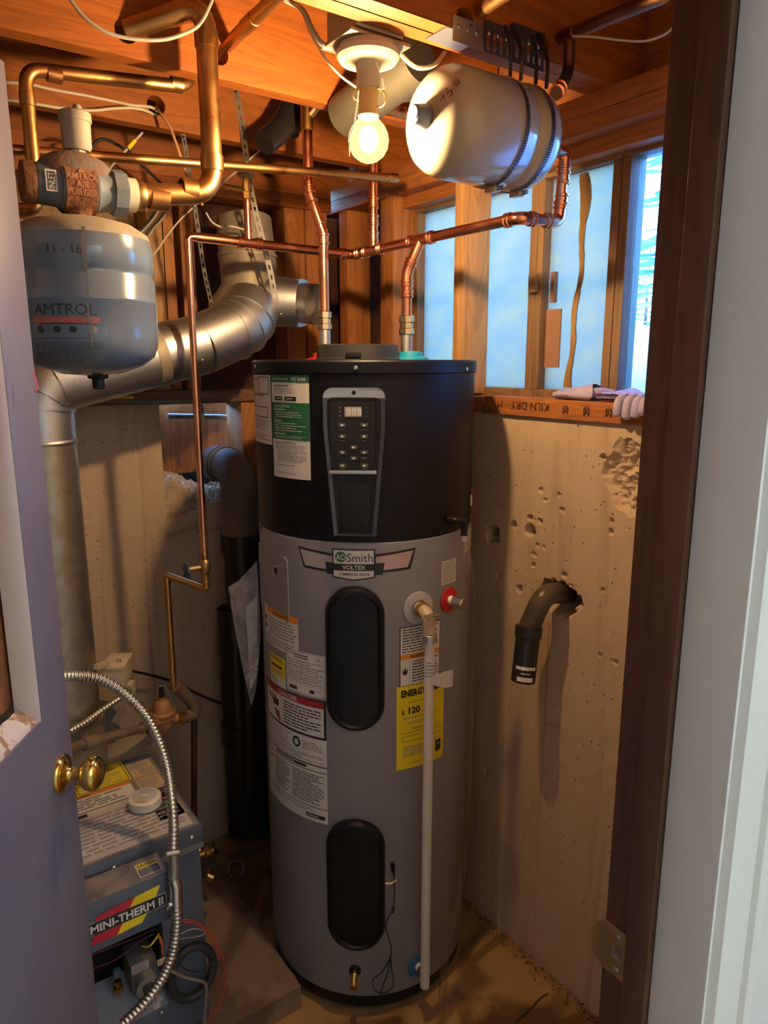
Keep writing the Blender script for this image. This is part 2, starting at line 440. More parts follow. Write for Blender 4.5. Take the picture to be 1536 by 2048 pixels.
class Sheet:
    """flat print laid on a surface; fn(u, v, lift) with u right and v up in metres, from the centre of the sheet"""
    def __init__(s, fn, w, h, mats, sub=1): s.fn = fn; s.w = w; s.h = h; s.mb = MB(); s.mats = list(mats); s.sub = sub; s.lift = .0006
    def mi(s, m):
        if m not in s.mats: s.mats.append(m)
        return s.mats.index(m)
    def rect(s, u0, v0, u1, v1, m, lev=0):
        u0, u1 = [(k - .5) * s.w for k in (u0, u1)]; v0, v1 = [(.5 - k) * s.h for k in (v0, v1)]
        n = max(1, int(abs(u1 - u0) / s.sub) + 1) if s.sub < 1 else 1
        L = s.lift + lev * .0004
        vv = []
        for i in range(n + 1):
            u = u0 + (u1 - u0) * i / n; vv += [s.fn(u, v1, L), s.fn(u, v0, L)]
        s.mb.add(vv, [(2 * i, 2 * i + 2, 2 * i + 3, 2 * i + 1) for i in range(n)], s.mi(m)); return s
    def poly(s, pts, m, lev=0):
        L = s.lift + lev * .0004
        q = [((u - .5) * s.w, (.5 - v) * s.h) for u, v in pts]
        def clip(pp, x, keep):
            out = []
            for i in range(len(pp)):
                a, b = pp[i - 1], pp[i]; ia, ib = keep * (a[0] - x) >= 0, keep * (b[0] - x) >= 0
                if ia != ib: t = (x - a[0]) / (b[0] - a[0]); out.append((x, a[1] + (b[1] - a[1]) * t))
                if ib: out.append(b)
            return out
        x0, x1 = min(a for a, _ in q), max(a for a, _ in q); n = max(1, int((x1 - x0) / s.sub) + 1) if s.sub < 1 else 1
        for i in range(n):
            pp = q if n == 1 else clip(clip(q, x0 + (x1 - x0) * i / n, 1), x0 + (x1 - x0) * (i + 1) / n, -1)
            if len(pp) < 3: continue
            tri = tessellate_polygon([[V((a, b, 0)) for a, b in pp]])
            s.mb.add([s.fn(a, b, L) for a, b in pp], [t for t in tri], s.mi(m))
        return s
    def text(s, u, v, h, txt, m, al='c', lev=1, bold=0.0, wmax=None, flipx=False, rot=0):
        vv, ff, w = text2d(txt, bold); hh = h * s.h; sx = hh
        if wmax: sx = min(hh, wmax * s.w / max(w, 1e-6))
        u0 = (u - .5) * s.w - (w * sx / 2 if al == 'c' else (w * sx if al == 'r' else 0)); v0 = (.5 - v) * s.h - hh / 2
        L = s.lift + lev * .0004
        q = [(u0 + x * sx, v0 + y * hh) for x, y in vv]
        if rot:
            cu, cv = (u - .5) * s.w, (.5 - v) * s.h; c_, s_ = math.cos(rot), math.sin(rot)
            q = [(cu + (a - cu) * c_ - (b - cv) * s_, cv + (a - cu) * s_ + (b - cv) * c_) for a, b in q]
        s.mb.add([s.fn(a, b, L) for a, b in q], ff, s.mi(m)); return s
    def lines(s, u0, v0, u1, v1, n, m, fill=.42, lev=1, gap=.10):
        for i in range(n):
            v = v0 + (v1 - v0) * (i + .5) / n; hh = (v1 - v0) / n * fill / 2; u = u0
            end = u1 - (u1 - u0) * rnd.choice((0, 0, .05, .12, .3))
            while u < end - .01:
                ww = (u1 - u0) * rnd.uniform(.06, .2); ww = min(ww, end - u)
                s.rect(u, v - hh, u + ww, v + hh, m, lev); u += ww + (u1 - u0) * gap * rnd.uniform(.15, .3)
        return s
    def frame(s, u0, v0, u1, v1, t, m, lev=1):
        tv = t * s.w / s.h
        s.rect(u0, v0, u1, v0 + tv, m, lev); s.rect(u0, v1 - tv, u1, v1, m, lev); s.rect(u0, v0 + tv, u0 + t, v1 - tv, m, lev); s.rect(u1 - t, v0 + tv, u1, v1 - tv, m, lev); return s
    def build(s, name, parent): return s.mb.build(name, s.mats, parent, flat=True)
def planefn(c, u, v):
    c, u, v = V(c), V(u).normalized(), V(v).normalized(); n = u.cross(v)
    return lambda a, b, L: c + u * a + v * b + n * L
# ================================================================== THE SETTING
W, B = 1.307, 2.13
ZC, ZP0, ZP1 = 1.49, 2.095, 2.172          # concrete top, top plates
def hsh(a, b): 
    k = math.sin(a * 127.1 + b * 311.7) * 43758.5453
    return k - math.floor(k)
def vn(x, y):
    xi, yi = math.floor(x), math.floor(y); fx, fy = x - xi, y - yi
    fx = fx * fx * (3 - 2 * fx); fy = fy * fy * (3 - 2 * fy)
    return (hsh(xi, yi) * (1 - fx) + hsh(xi + 1, yi) * fx) * (1 - fy) + (hsh(xi, yi + 1) * (1 - fx) + hsh(xi + 1, yi + 1) * fx) * fy
def fbm(x, y): return vn(x, y) * .5 + vn(x * 2.1, y * 2.1) * .27 + vn(x * 4.3, y * 4.3) * .15 + vn(x * 9, y * 9) * .08
# floor
struct(MB().grid(lambda u, v: V((-1.2 + 2.65 * u, .38 + 1.95 * v, .004 * (fbm(u * 18, v * 14) - .5))), 90, 70).build('floor', CONF), 'stained damp concrete floor of the utility room', 'floor')
def dirt(name, fn, n, parent, mat, r0, r1):
    mb = MB()
    for i in range(n):
        c, r = fn(), rnd.uniform(r0, r1); a_, b_, c_ = [V((rnd.uniform(-1, 1), rnd.uniform(-1, 1), rnd.uniform(-.5, .5))).normalized() * r for _ in range(3)]
        c = V(c); q = [c + a_, c + b_, c + c_, c + V((0, 0, r * .8))]; mb.add(q, [(0, 1, 2), (0, 1, 3), (1, 2, 3), (0, 2, 3)])
    o = mb.build(name, mat, parent, flat=True); o['kind'] = 'stuff'; return o
flo = bpy.data.objects['floor']
dirt('corner_debris', lambda: (W - abs(rnd.gauss(0, .018)), rnd.uniform(.75, 1.9), .006), 900, flo, M('debris_brown', (.14, .075, .035), .95, 0, (.30, .18, .09), 40), .001, .006)
def ribbon(name, pts, w, parent, mat):
    pp = resample(cat(pts, 6), .006); vv = []
    for i, p in enumerate(pp):
        t_ = (pp[min(i + 1, len(pp) - 1)] - pp[max(i - 1, 0)]).normalized(); s__ = V((-t_.y, t_.x, 0)) * (w * (.4 + fbm(i * .4, 3))); o_ = V((rnd.uniform(-1, 1), rnd.uniform(-1, 1), 0)) * w * .8; vv += [p + s__ + o_, p - s__ + o_]
    return MB().add(vv, [(2 * i, 2 * i + 1, 2 * i + 3, 2 * i + 2) for i in range(len(pp) - 1)]).build(name, mat, parent, flat=True)
ribbon('crack', [P(1030, 2046, z=.0035), P(1060, 2018, z=.0035), P(1082, 1995, z=.0035), P(1098, 1985, z=.0035)], .0016, flo, M('crack_dark', (.03, .016, .008), .9))
# window wall, concrete part (real pits, a broken patch, the ragged hole of the drain pipe)
pits = []
for px, py, r, d in ((985, 1068, .026, .06), (1028, 1049, .011, .02), (1060, 1060, .017, .035), (1060, 1036, .008, .012), (1080, 1042, .007, .012), (998, 1150, .009, .01), (995, 1205, .012, .012), (1038, 1178, .012, .012),
                     (1205, 915, .008, .012), (1125, 1020, .008, .01), (1118, 990, .006, .008), (1222, 1065, .007, .01), (1224, 1042, .006, .01), (1082, 980, .007, .006), (1090, 1000, .006, .006), (1128, 1150, .008, .01), (1075, 1090, .006, .01), (1088, 1095, .006, .008), (1068, 1110, .008, .008), (1066, 1130, .007, .008),
                     (1200, 1310, .006, .008), (1232, 1325, .007, .008), (972, 1540, .010, .008), (1205, 1180, .006, .008), (1000, 1290, .007, .008)):
    q = P(px, py, x=W); pits.append((q.y, q.z, r, d))
hole_q = P(1118, 1195, x=W); rub_q = P(1275, 955, x=W)
def wdisp(y, z):
    d = .0035 * (fbm(y * 9, z * 9) - .5)
    for py, pz, r, dd in pits:
        e = math.hypot(y - py, z - pz)
        if e < r * 1.6:
            e += (fbm(y * 90, z * 90) - .5) * r * .9
            if e < r: d += dd * min(1, (1 - e / r) * 5)
    e = math.hypot((y - hole_q.y) / 1.35, z - hole_q.z) + (fbm(y * 45, z * 45) - .5) * .03
    if e < .045: d += .11 * min(1, (1 - e / .045) * 2.5)
    e = math.hypot((y - rub_q.y) / 1.1, (z - rub_q.z) / 1.1) + (fbm(y * 22, z * 22) - .5) * .06
    if e < .07: d += .004 + .034 * fbm(y * 110, z * 110) * min(1, (1 - e / .07) * 3)
    # shallow step of the form board joint
    if 1.262 < y < 1.268: d += .004
    return d
def axis(segs):
    out = [segs[0][0]]
    for a_, b_, st in segs: n_ = max(1, round((b_ - a_) / st)); out += [a_ + (b_ - a_) * (i + 1) / n_ for i in range(n_)]
    return out
AY, AZ = axis([(.30, .86, .02), (.86, 1.44, .0035), (1.44, 2.14, .02)]), axis([(0, .8, .01), (.8, ZC, .0035)])
NY, NZ = len(AY) - 1, len(AZ) - 1
def wpt(u, v):
    y, z = AY[round(u * NY)], AZ[round(v * NZ)]; return V((W + wdisp(y, z), y, z))
m = MB().grid(wpt, NY, NZ)
m.box(W + .13, W + .24, .30, 2.4, 0, ZC); m.box(W + .001, W + .24, .30, 2.4, ZC - .012, ZC - .001)
wr = struct(m.build('wall_right', CONW), 'poured concrete foundation wall with pits under the window', 'wall')
# window wall, framed part
def at_y(px, py=600, x=W): return P(px, py, x=x).y
yb0 = at_y(928); yb1 = yb0 + .036
ty0 = at_y(786, 550); ty1 = ty0 + .038
def part(mb, name, mat, parent, **k): return mb.build(name, mat, parent, **k)
part(MB().box(W - .012, 1.40, .30, 1.379, 1.4905, 1.534), 'sill_board', WY, wr, bev=.002)
part(MB().box(1.401, 1.45, .30, 2.3, 1.485, 1.5295), 'sill_light_block', WY, wr)  # added board out of view, blocks a light leak under the sill
part(MB().box(W - .002, 1.40, 1.40, 2.2, 1.491, 1.53), 'sill_board', WY, wr, bev=.002)
part(MB().box(W + .004, W + .03, 1.381, 1.398, 1.493, 1.515), 'wood_block', WZL, wr, bev=.001)
part(MB().box(W - .006, W + .088, yb0, yb1, 1.535, ZP0), 'stud', WZL, wr, bev=.0015)
part(MB().box(W, W + .089, ty0, ty1, 1.531, ZP0), 'stud', WZ, wr, bev=.0015)
part(MB().box(W + .01, W + .089, ty1 + .004, ty1 + .042, 1.531, ZP0), 'stud', WZ, wr, bev=.0015)
part(MB().box(W, W + .089, 2.05, 2.10, 1.531, ZP0), 'stud', WZ, wr, bev=.0015)
part(MB().box(W - .005, 1.40, .30, 2.2, ZP0, ZP0 + .037), 'top_plate', WY, wr, bev=.0015)
part(MB().box(W - .003, 1.40, .30, 2.2, ZP0 + .0385, ZP1), 'top_plate', WY, wr, bev=.0015)
part(MB().box(1.345, 1.40, .30, ty0, 2.062, ZP0), 'window_header', WY, wr, bev=.0015)
part(MB().box(1.405, 1.43, 1.80, 2.3, 1.49, ZP1), 'sheathing_board', WDK, wr)
part(MB().box(1.405, 1.43, .28, .78, 1.49, ZP1), 'sheathing_board', WDK, wr)
part(MB().box(1.405, 1.445, .28, 2.3, ZP1, 2.43), 'rim_joist', WY, wr)
part(MB().box(1.405, 1.45, .28, 2.3, 2.09, ZP1), 'rim_joist', WY, wr)
# inverted stamp on the sill board
sf = planefn((W - .0125, 1.14, 1.515), (0, 1, 0), (0, 0, -1))
sh = Sheet(sf, .40, .036, [INK])
sh.text(.70, .5, .55, 'KILN DRY', INK, bold=.0)
sh.text(.95, .5, .5, 'M', INK, wmax=.1)
for u in (.12, .27, .42): sh.text(u, .40, .5, 'M', INK); sh.text(u, .72, .6, '*', INK)
sh.rect(.85, .49, .90, .51, INK); sh.rect(.16, .5, .23, .515, INK); sh.rect(.31, .5, .38, .515, INK)
sh.build('grade_stamp', wr)
# windows
XF = 1.40
def win(name, y0, y1, mat, label, extra=None):
    w = MB()
    o = struct(w.box(XF - .015, XF + .04, y0 - .018, y1 + .018, 1.530, 1.552).build(name, FRAME, bev=.002), label, 'window')
    part(MB().box(XF - .015, XF + .04, y0 - .018, y1 + .018, 2.052, 2.085), 'top_rail', FRAME, o, bev=.002)
    part(MB().box(XF - .015, XF + .04, y0 - .018, y0 + .004, 1.552, 2.052), 'jamb_rail', FRAMEZ, o, bev=.002)
    part(MB().box(XF - .015, XF + .04, y1 - .004, y1 + .018, 1.552, 2.052), 'jamb_rail', FRAMEZ, o, bev=.002)
    part(MB().box(XF + .012, XF + .016, y0, y1, 1.55, 2.055), 'pane', mat, o)
    return o
win('window_1', 1.322, 1.785, MATS['frosted'], 'wide frosted basement window pane behind the wood post')
w2 = win('window_2', 1.083, 1.286, MATS['frosted'], 'narrow stained frosted pane with brown caulk streak')
w3 = win('window_3', .80, 1.045, MATS['clear'], 'clear window pane showing snow and bright sky')
# caulk streak, brown paper strip, latch on pane 2
m = MB(); cz = 1.556; pts = []
def cau(z): return 1.190 + .010 * math.sin(z * 9) + .004 * math.sin(z * 37)
n = 60
vv = []
for i in range(n + 1):
    z = 1.558 + .49 * i / n; wdt = .0035 + .005 * fbm(z * 60, 3) + .009 * max(0, min(1, (z - 1.93) / .06)) * (.5 + fbm(z * 50, 8)) + .004 * max(0, (1.62 - z) / .06)
    c = cau(z); vv += [(XF + .006, c + wdt, z), (XF + .006, c - wdt - .003 * fbm(z * 90, 9), z), (XF + .0125, c + wdt, z), (XF + .0125, c - wdt, z)]
ff = []
for i in range(n): a = 4 * i; b = a + 4; ff += [(a, b, b + 1, a + 1), (a, a + 2, b + 2, b), (a + 1, b + 1, b + 3, a + 3)]
m.add(vv, ff); part(m, 'caulk_streak', STAINM, w2)
a, b = P(1120, 617, x=XF + .004), P(1082, 735, x=XF + .004)
part(MB().box(XF + .008, XF + .0125, a.y, b.y, b.z, a.z), 'paper_strip', MIRR, w2)
a, b = P(1110, 543, x=XF), P(1100, 605, x=XF)
part(MB().box(XF - .002, XF + .0125, a.y, b.y, b.z, a.z), 'latch_plate', MIRR, w2)
a, b = P(1076, 548, x=XF - .02), P(1060, 586, x=XF - .02)
part(MB().box(XF - .028, XF - .0155, a.y, b.y, b.z, a.z), 'latch_tab', M('latch_tan', (.30, .19, .11), .5), w2, bev=.001)
# back wall: concrete with the broken notch
nx0, nx1, nz = P(322, 900, y=B).x, .985, 1.19
sx = P(279, 950, y=B).x
def bdisp(x, z):
    d = .004 * (fbm(x * 8, z * 8) - .5)
    if abs(x - sx) < .006: d += .006
    for qx, qz, r in bp:
        e = math.hypot(x - qx, z - qz)
        if e < r: d += .012 * (1 - e / r)
    return d
bp = []
for px, py, r in ((172, 1040, .012), (173, 1060, .010), (380, 1230, .009), (412, 1252, .010), (370, 1277, .009), (398, 1297, .010), (415, 1288, .009), (370, 1300, .009), (402, 975, .010), (315, 1063, .009), (395, 1050, .008)):
    q = P(px, py, y=B); bp.append((q.x, q.z, r))
m = MB(); NX, NZ2 = 190, 170; X0, X1 = -.55, 1.307
def gx(i): return X0 + (X1 - X0) * i / NX
def gz(j): return 1.50 * j / NZ2
vv = [V((gx(i), B + bdisp(gx(i), gz(j)), gz(j))) for j in range(NZ2 + 1) for i in range(NX + 1)]
ff = []
for j in range(NZ2):
    for i in range(NX):
        xc, zc = gx(i + .5), gz(j + .5)
        if xc > nx0 + .004 * (fbm(zc * 30, 2) - .5) and xc < nx1 and zc > nz - .05 * max(0, 1 - (xc - nx0) / .2) + .03 * (fbm(xc * 40, 5) - .5): continue
        ff.append((j * (NX + 1) + i, j * (NX + 1) + i + 1, (j + 1) * (NX + 1) + i + 1, (j + 1) * (NX + 1) + i))
m.add(vv, ff); m.box(X0, nx0, B + .01, B + .2, 1.0, 1.499); m.box(X0, X1, B + .16, B + .2, 0, 1.05)
wb = struct(m.build('wall_back', CON), 'concrete back wall with a broken notch beside the flue', 'wall')
rb = MB().grid(lambda u, v: V((nx0 - .004 + (nx1 - nx0) * u, B - .012 + .20 * v + .012 * fbm(u * 30, v * 7), 1.085 + .105 * min(1, v * 3.2) + .050 * fbm(u * 14, v * 9) * min(1, v * 6 + .3) + .050 * max(0, 1 - abs(u - .22) * 3.0) * min(1, v * 4))), 70, 44)
part(rb, 'rubble', RUBBLE, wb, flat=True)['kind'] = 'stuff'
part(MB().box(nx0 - .02, 1.0, B + .17, B + .19, 1.26, 1.50), 'plywood_panel', WPLY, wb)
part(MB().box(nx0 - .02, 1.4, B + .20, B + .22, .9, 1.27), 'shade_backing', SHADM, wb)  # black sheet in place of the shade deep in the notch
a = P(483, 880, y=B - .02).x
part(MB().box(a, a + .085, B - .03, B + .09, 1.15, 1.499), 'post', WZ, wb, bev=.002)
part(MB().box(.30, 1.04, B - .04, B + .06, 1.5005, 1.537), 'sill_plate', wood('sill_dusty_x', 'x', (.24, .12, .07), (.16, .07, .04), .7), wb, bev=.002)
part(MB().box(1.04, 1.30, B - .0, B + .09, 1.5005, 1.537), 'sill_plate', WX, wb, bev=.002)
for px0, px1, mt in ((300, 330, WZL), (332, 352, WZ), (366, 392, WZ), (572, 610, WZ), (614, 655, WZ)):
    x0, x1 = P(px0, 560, y=B).x, P(px1, 560, y=B).x
    part(MB().box(x0, x1, B, B + .089, 1.538, ZP0), 'stud', mt, wb, bev=.0015)
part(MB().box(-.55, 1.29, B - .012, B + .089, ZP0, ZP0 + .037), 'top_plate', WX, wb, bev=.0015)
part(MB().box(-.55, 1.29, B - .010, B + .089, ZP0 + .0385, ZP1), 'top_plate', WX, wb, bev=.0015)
part(MB().box(P(396, 560, y=B).x, 1.40, B + .09, B + .11, 1.49, ZP0 + .02), 'sheathing_board', WDK, wb)  # dark wood puts the flue's shade into the board's colour
part(MB().box(-.55, P(396, 560, y=B).x - .001, B + .09, B + .11, 1.49, ZP0 + .02), 'sheathing_board', wood('sheathing_tan', 'z', (.40, .26, .15), (.30, .19, .10), .8), wb)
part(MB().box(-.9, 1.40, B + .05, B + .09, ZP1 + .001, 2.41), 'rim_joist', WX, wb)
# side wall behind the open door
struct(MB().box(-.62, -.55, .3, B + .2, 0, 2.43).build('wall_left', WALLW), 'plain side wall behind the open door', 'wall')
# ceiling: subfloor, joists with bored holes
ce = struct(MB().box(-.95, 1.45, .28, 2.35, 2.41, 2.44).build('ceiling', WSUB), 'exposed wood joist ceiling with subfloor boards', 'ceiling')
def joist(y0, y1, holes=()):
    hs = []
    for px, py, r in holes:
        q = P(px, py, y=y0); hs.append(circ(q.x, q.z, r))
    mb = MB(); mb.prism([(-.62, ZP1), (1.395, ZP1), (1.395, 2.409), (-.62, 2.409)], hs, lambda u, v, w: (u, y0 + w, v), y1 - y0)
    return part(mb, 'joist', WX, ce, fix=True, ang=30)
joist(1.032, 1.0685, ((930, 40, .020), (1087, 92, .017)))
joist(1.0695, 1.106, ((930, 43, .020), (1087, 97, .017)))
joist(1.471, 1.508, ((438, 108, .020), (252, 62, .021)))
joist(1.842, 1.879, ((312, 211, .022),))
joist(.60, .638)
# doorway wall toward the hall, with jamb, stop and casing
DX = .63
wf = struct(MB().box(DX + .02, 3.0, .317, .438, 0, 2.44).box(-.95, -.36, .317, .438, 0, 2.44).box(-.36, DX + .02, .317, .438, 2.06, 2.44).build('wall_front', WALLW), 'white wall around the doorway', 'wall')
tj = struct(MB().box(DX, DX + .02, .376, .44, 0, 2.06).build('trim_1', JAMB, bev=.0015), 'dark stained door jamb with brass strike plate', 'door jamb')
part(MB().box(DX - .011, DX + .001, .376, .405, 0, 2.05), 'door_stop', JAMB, tj, bev=.002)
t2 = struct(MB().box(DX - .001, DX + .02, .315, .3755, 0, 2.06).build('trim_2', WALLW, bev=.001), 'flat white painted inner jamb beside dark jamb', 'trim')
prof = [(0, 0), (.006, -.010), (.012, -.011), (.014, -.006), (.020, -.007), (.050, -.012), (.054, -.017), (.062, -.018), (.066, -.012), (.080, -.013), (.086, -.004), (.086, 0)]
m = MB(); k = len(prof)
m.add([(DX + .002 + a, .317 + b, z) for z in (0, 2.10) for a, b in prof], [(i, i + 1, k + i + 1, k + i) for i in range(k - 1)] + [tuple(range(k)), tuple(range(2 * k - 1, k - 1, -1))])
struct(m.build('trim_3', TRIMW, fix=True, ang=25), 'white moulded door casing', 'trim')
struct(MB().box(-.36, -.34, .317, .44, 0, 2.06).build('trim_4', JAMB), 'dark hinge side door jamb', 'trim')
struct(MB().box(-.36, DX + .02, .317, .44, 2.045, 2.062).build('trim_5', JAMB), 'dark head jamb over the doorway', 'trim')
# strike plate with curled lip
q = P(1205, 1880, x=DX); zs = q.z
m = MB()
outer = [(.397, zs - .032), (.4385, zs - .032), (.447, zs - .024), (.4505, zs - .010), (.4505, zs + .010), (.447, zs + .024), (.4385, zs + .032), (.397, zs + .032)]
m.prism([(a, b) for a, b in outer], [[(.412, zs - .011), (.428, zs - .011), (.428, zs + .011), (.412, zs + .011)]], lambda u, v, w: (DX - .0008 - w - (0 if u < .439 else (u - .439) * .35), u, v), .0016)
sp = part(m, 'strike_plate', BRASSO, tj, fix=True)
for dz in (-.022, .022): part(MB().lathe([(.0042, 0), (.003, .0014), (1e-4, .0016)], (DX - .0024, .419, zs + dz), (-1, 0, 0), 12), 'screw', STEEL, sp)
part(MB().box(DX - .0012, DX - .0004, .412, .428, zs - .011, zs + .011), 'latch_hole', M('raw_wood_chip', (.35, .24, .16), .8, 0, (.12, .07, .04), 60), sp)
# the hall the camera stands in
struct(MB().box(-1.9, 3.0, -2.3, .38, -.03, -.004).build('floor_hall', HALLF), 'tan hall carpet', 'floor')
struct(MB().box(-1.9, 3.0, -2.3, .317, 2.40, 2.44).build('ceiling_hall', WALLW), 'white hall ceiling', 'ceiling')
struct(MB().box(-1.96, -1.9, -2.3, .44, 0, 2.44).build('wall_hall_left', WALLW), 'white hall end wall', 'wall')
struct(MB().box(3.0, 3.06, -2.3, .44, 0, 2.44).build('wall_hall_right', WALLW), 'white hall far wall', 'wall')
struct(MB().box(-1.96, 3.06, -2.36, -2.3, 0, 2.44).build('wall_hall_back', WALLW), 'white hall rear wall', 'wall')
struct(MB().box(-1.9, -.95, .317, .438, 0, 2.44).build('wall_front_side', WALLW), 'white hall wall beside the doorway', 'wall')
# outside, beyond the basement window
g = MB().grid(lambda u, v: V((1.56 + 40 * u * u, -14 + 34 * v, 1.30 + .16 * fbm(u * 12, v * 12) + 1.6 * u)), 60, 60)
struct(g.build('ground_outside', SNOW), 'snowy ground outside the basement window', 'ground')
def pine(c, h, seed, lab):
    r = random.Random(seed); t = thing('pine_tree', lab, 'tree', c, 'pine trees in the yard')
    MB().lathe([(h * .022, 0), (h * .006, h)], c, (0, 0, 1), 8).build('trunk', BARK, t)
    mb = MB(); n = int(h * 26)
    for i in range(n):
        f = .10 + .88 * i / n; L = h * .26 * (1 - f) + .12; a = r.uniform(0, 2 * PI); z = c[2] + h * f
        p = V((c[0], c[1], z)); d = V((math.cos(a), math.sin(a), r.uniform(-.35, .05))); s_ = V((-d.y, d.x, 0)) * L * .22
        e = p + d * L; mid = p + d * L * .55
        mb.add([p, mid + s_, e, mid - s_, mid + V((0, 0, .05 * L))], [(0, 1, 4), (1, 2, 4), (2, 3, 4), (3, 0, 4), (0, 3, 2, 1)])
    mb.build('needle_branches', PINE, t, flat=True)['kind'] = 'stuff'
for k, (px, X, h) in enumerate(((1318, 11.0, 4.6), (1236, 17.0, 3.0), (1285, 26.0, 3.6))):
    q = P(px, 720, x=X); pine((q.x, q.y, 1.32 + 1.6 * math.sqrt((X - 1.56) / 40)), h, k, ('glare-paled pine tree standing close outside the clear pane', 'low glare-paled pine tree beside the window mullion', 'small distant glare-paled pine tree behind the yard')[k])
# ================================================================== LIGHT FIXTURE (its bulb is the room's lamp)
BX, BY = P(737, 275, y=1.150).x, 1.150
BZ = P(737, 275, y=1.150).z
lf = thing('pull_chain_light', 'lit bare bulb in white porcelain lampholder under a metal box', 'light fixture', (BX, BY, 2.24))
zb = BZ
hb = P(730, 110, y=1.150).z          # underside of the porcelain dish
m = MB().box(BX - .052, BX + .048, 1.108, 1.205, hb + .022, hb + .075); part(m, 'junction_box', M('box_metal', (.42, .37, .30), .5, .8, (.33, .29, .24), 18), lf, bev=.006)
part(MB().box(BX - .062, BX + .064, 1.110, 1.21, hb + .014, hb + .021), 'box_cover', M('box_metal'), lf, bev=.003)
part(MB().lathe([(.020, -.040), (.022, -.012), (.036, -.010), (.040, -.013), (.043, -.011), (.050, -.010), (.055, -.004), (.056, .004), (.052, .013), (.001, .013)], (BX, BY, hb), (0, 0, 1), 48), 'porcelain_dish', PORC, lf, ang=25)
part(MB().lathe([(.019, -.052), (.021, -.051), (.0215, -.040), (.020, -.0395), (.020, -.034)], (BX, BY, hb), (0, 0, 1), 32), 'socket_ring', PORC, lf)
z1 = hb - .047
part(MB().lathe([(.0165, -.052), (.0185, -.050), (.0185, -.046), (.0165, -.044), (.0165, -.020), (.0185, -.014), (.0165, -.006), (.015, .001)], (BX, BY, z1), (0, 0, 1), 28), 'socket_adapter', M('cream_adapter', (.72, .50, .20), .35), lf)
cr = V((CY, -SY, 0))
for s_ in (-1, 1):
    c = V((BX, BY, z1 - .016)) + cr * (s_ * .0185) - V((SY, CY, 0)) * .006
    ring = [c + cr * (.007 * math.cos(t) * (1.6 if s_ > 0 else 1)) + V((0, 0, 1)) * (.009 * math.sin(t) * (1.6 if s_ > 0 else 1) - (.006 if s_ > 0 else 0)) for t in [2 * PI * i / 20 for i in range(21)]]
    part(MB().tube(ring, .0022, 8), 'outlet_loop', M('cream_adapter'), lf)
zt = z1 - .044
prof = [(.0135, 0), (.0150, -.006), (.0205, -.013), (.0290, -.022), (.0348, -.034), (.0366, -.046), (.0345, -.059), (.0275, -.071), (.0170, -.079), (.008, -.0825), (.0001, -.083)]
part(MB().lathe(prof, (BX, BY, zt), (0, 0, 1), 40, caps=False), 'bulb_glass', MATS['bulbglass'], lf)
part(MB().lathe([(.0135, -.004), (.0135, .006)], (BX, BY, zt), (0, 0, 1), 24), 'screw_shell', BRASS, lf)
part(MB().sphere((BX, BY, zt - .044), .017, 0, 16, 10, (1, 1, 1.3)), 'glowing_filament', MATS['glow'], lf)
def beads(name, pts, r, parent, mat):
    mb = MB()
    for p in resample(pts, r * 2.5): mb.sphere(p, r, 0, 8, 5)
    return part(mb, name, mat, parent)
beads('pull_chain', cat([P(752, 122, y=1.12), P(760, 145, y=1.12), P(768, 170, y=1.12), P(765, 178, y=1.12), P(753, 176, y=1.125)], 10), .0013, lf, CABLE)
beads('pull_chain', cat([P(717, 182, y=1.12), P(713, 215, y=1.115), P(706, 255, y=1.112), P(699, 275, y=1.11), P(698, 315, y=1.11)], 10), .0013, lf, CABLE)

# ================================================================== WATER HEATER
HX, HY, HR = .990, 1.480, .2675
FR = math.radians(-39)                 # its front looks this way (0 = toward -Y)
def hp(th, z, r=HR): return V((HX + r * math.sin(th), HY - r * math.cos(th), z))
def cylhit(px, py, R=HR):
    d, _ = ray(px, py); a = d.x ** 2 + d.y ** 2; b = -(d.x * HX + d.y * HY); c = HX * HX + HY * HY - R * R
    t = (-b - math.sqrt(max(0, b * b - a * c))) / a
    q = CAM + d * t
    return math.atan2(q.x - HX, -(q.y - HY)), q.z
wh = thing('water_heater', 'tall grey hybrid water heater with black top section and control panel', 'water heater', (HX, HY, 0))
zseam = cylhit(711, 1085)[1]; zrt, zrb = cylhit(729, 720)[1], cylhit(729, 746)[1]; zgb = cylhit(730, 1994)[1]
part(MB().lathe([(HR - .003, zgb), (HR, zgb + .004), (HR, zseam - .003), (HR - .003, zseam)], (HX, HY, 0), (0, 0, 1), 96), 'tank_jacket', GREYP, wh)
part(MB().lathe([(HR - .03, 0.002), (HR - .03, .02), (HR - .004, .022), (HR - .004, zgb + .001)], (HX, HY, 0), (0, 0, 1), 64), 'base_ring', BLACK, wh)
part(MB().lathe([(HR - .004, zseam - .002), (HR - .0005, zseam), (HR - .0005, zrb)], (HX, HY, 0), (0, 0, 1), 96, caps=False), 'top_shroud', BLKPNT, wh)
part(MB().lathe([(HR, zrb - .003), (HR + .0035, zrb), (HR + .0035, zrt - .004), (HR, zrt), (HR - .02, zrt + .001), (HR - .03, zrt - .006), (.001, zrt - .006)], (HX, HY, 0), (0, 0, 1), 96, caps=False), 'lid_band', BLKPNT, wh)
zl = zrt
q0, q1 = P(633, 705, cy=1.77), P(798, 705, cy=1.77)
cc = (q0 + q1) / 2; cr_ = (q1 - q0).length / 2
cl = part(MB().lathe([(cr_ + .003, zl - .006), (cr_ + .003, zl + .004), (cr_, zl + .006), (cr_ - .002, zl + .034), (cr_ - .008, zl + .037), (.001, zl + .037)], (cc.x, cc.y, 0), (0, 0, 1), 56), 'fan_collar', M('collar_black', (.03, .03, .034), .42), wh)
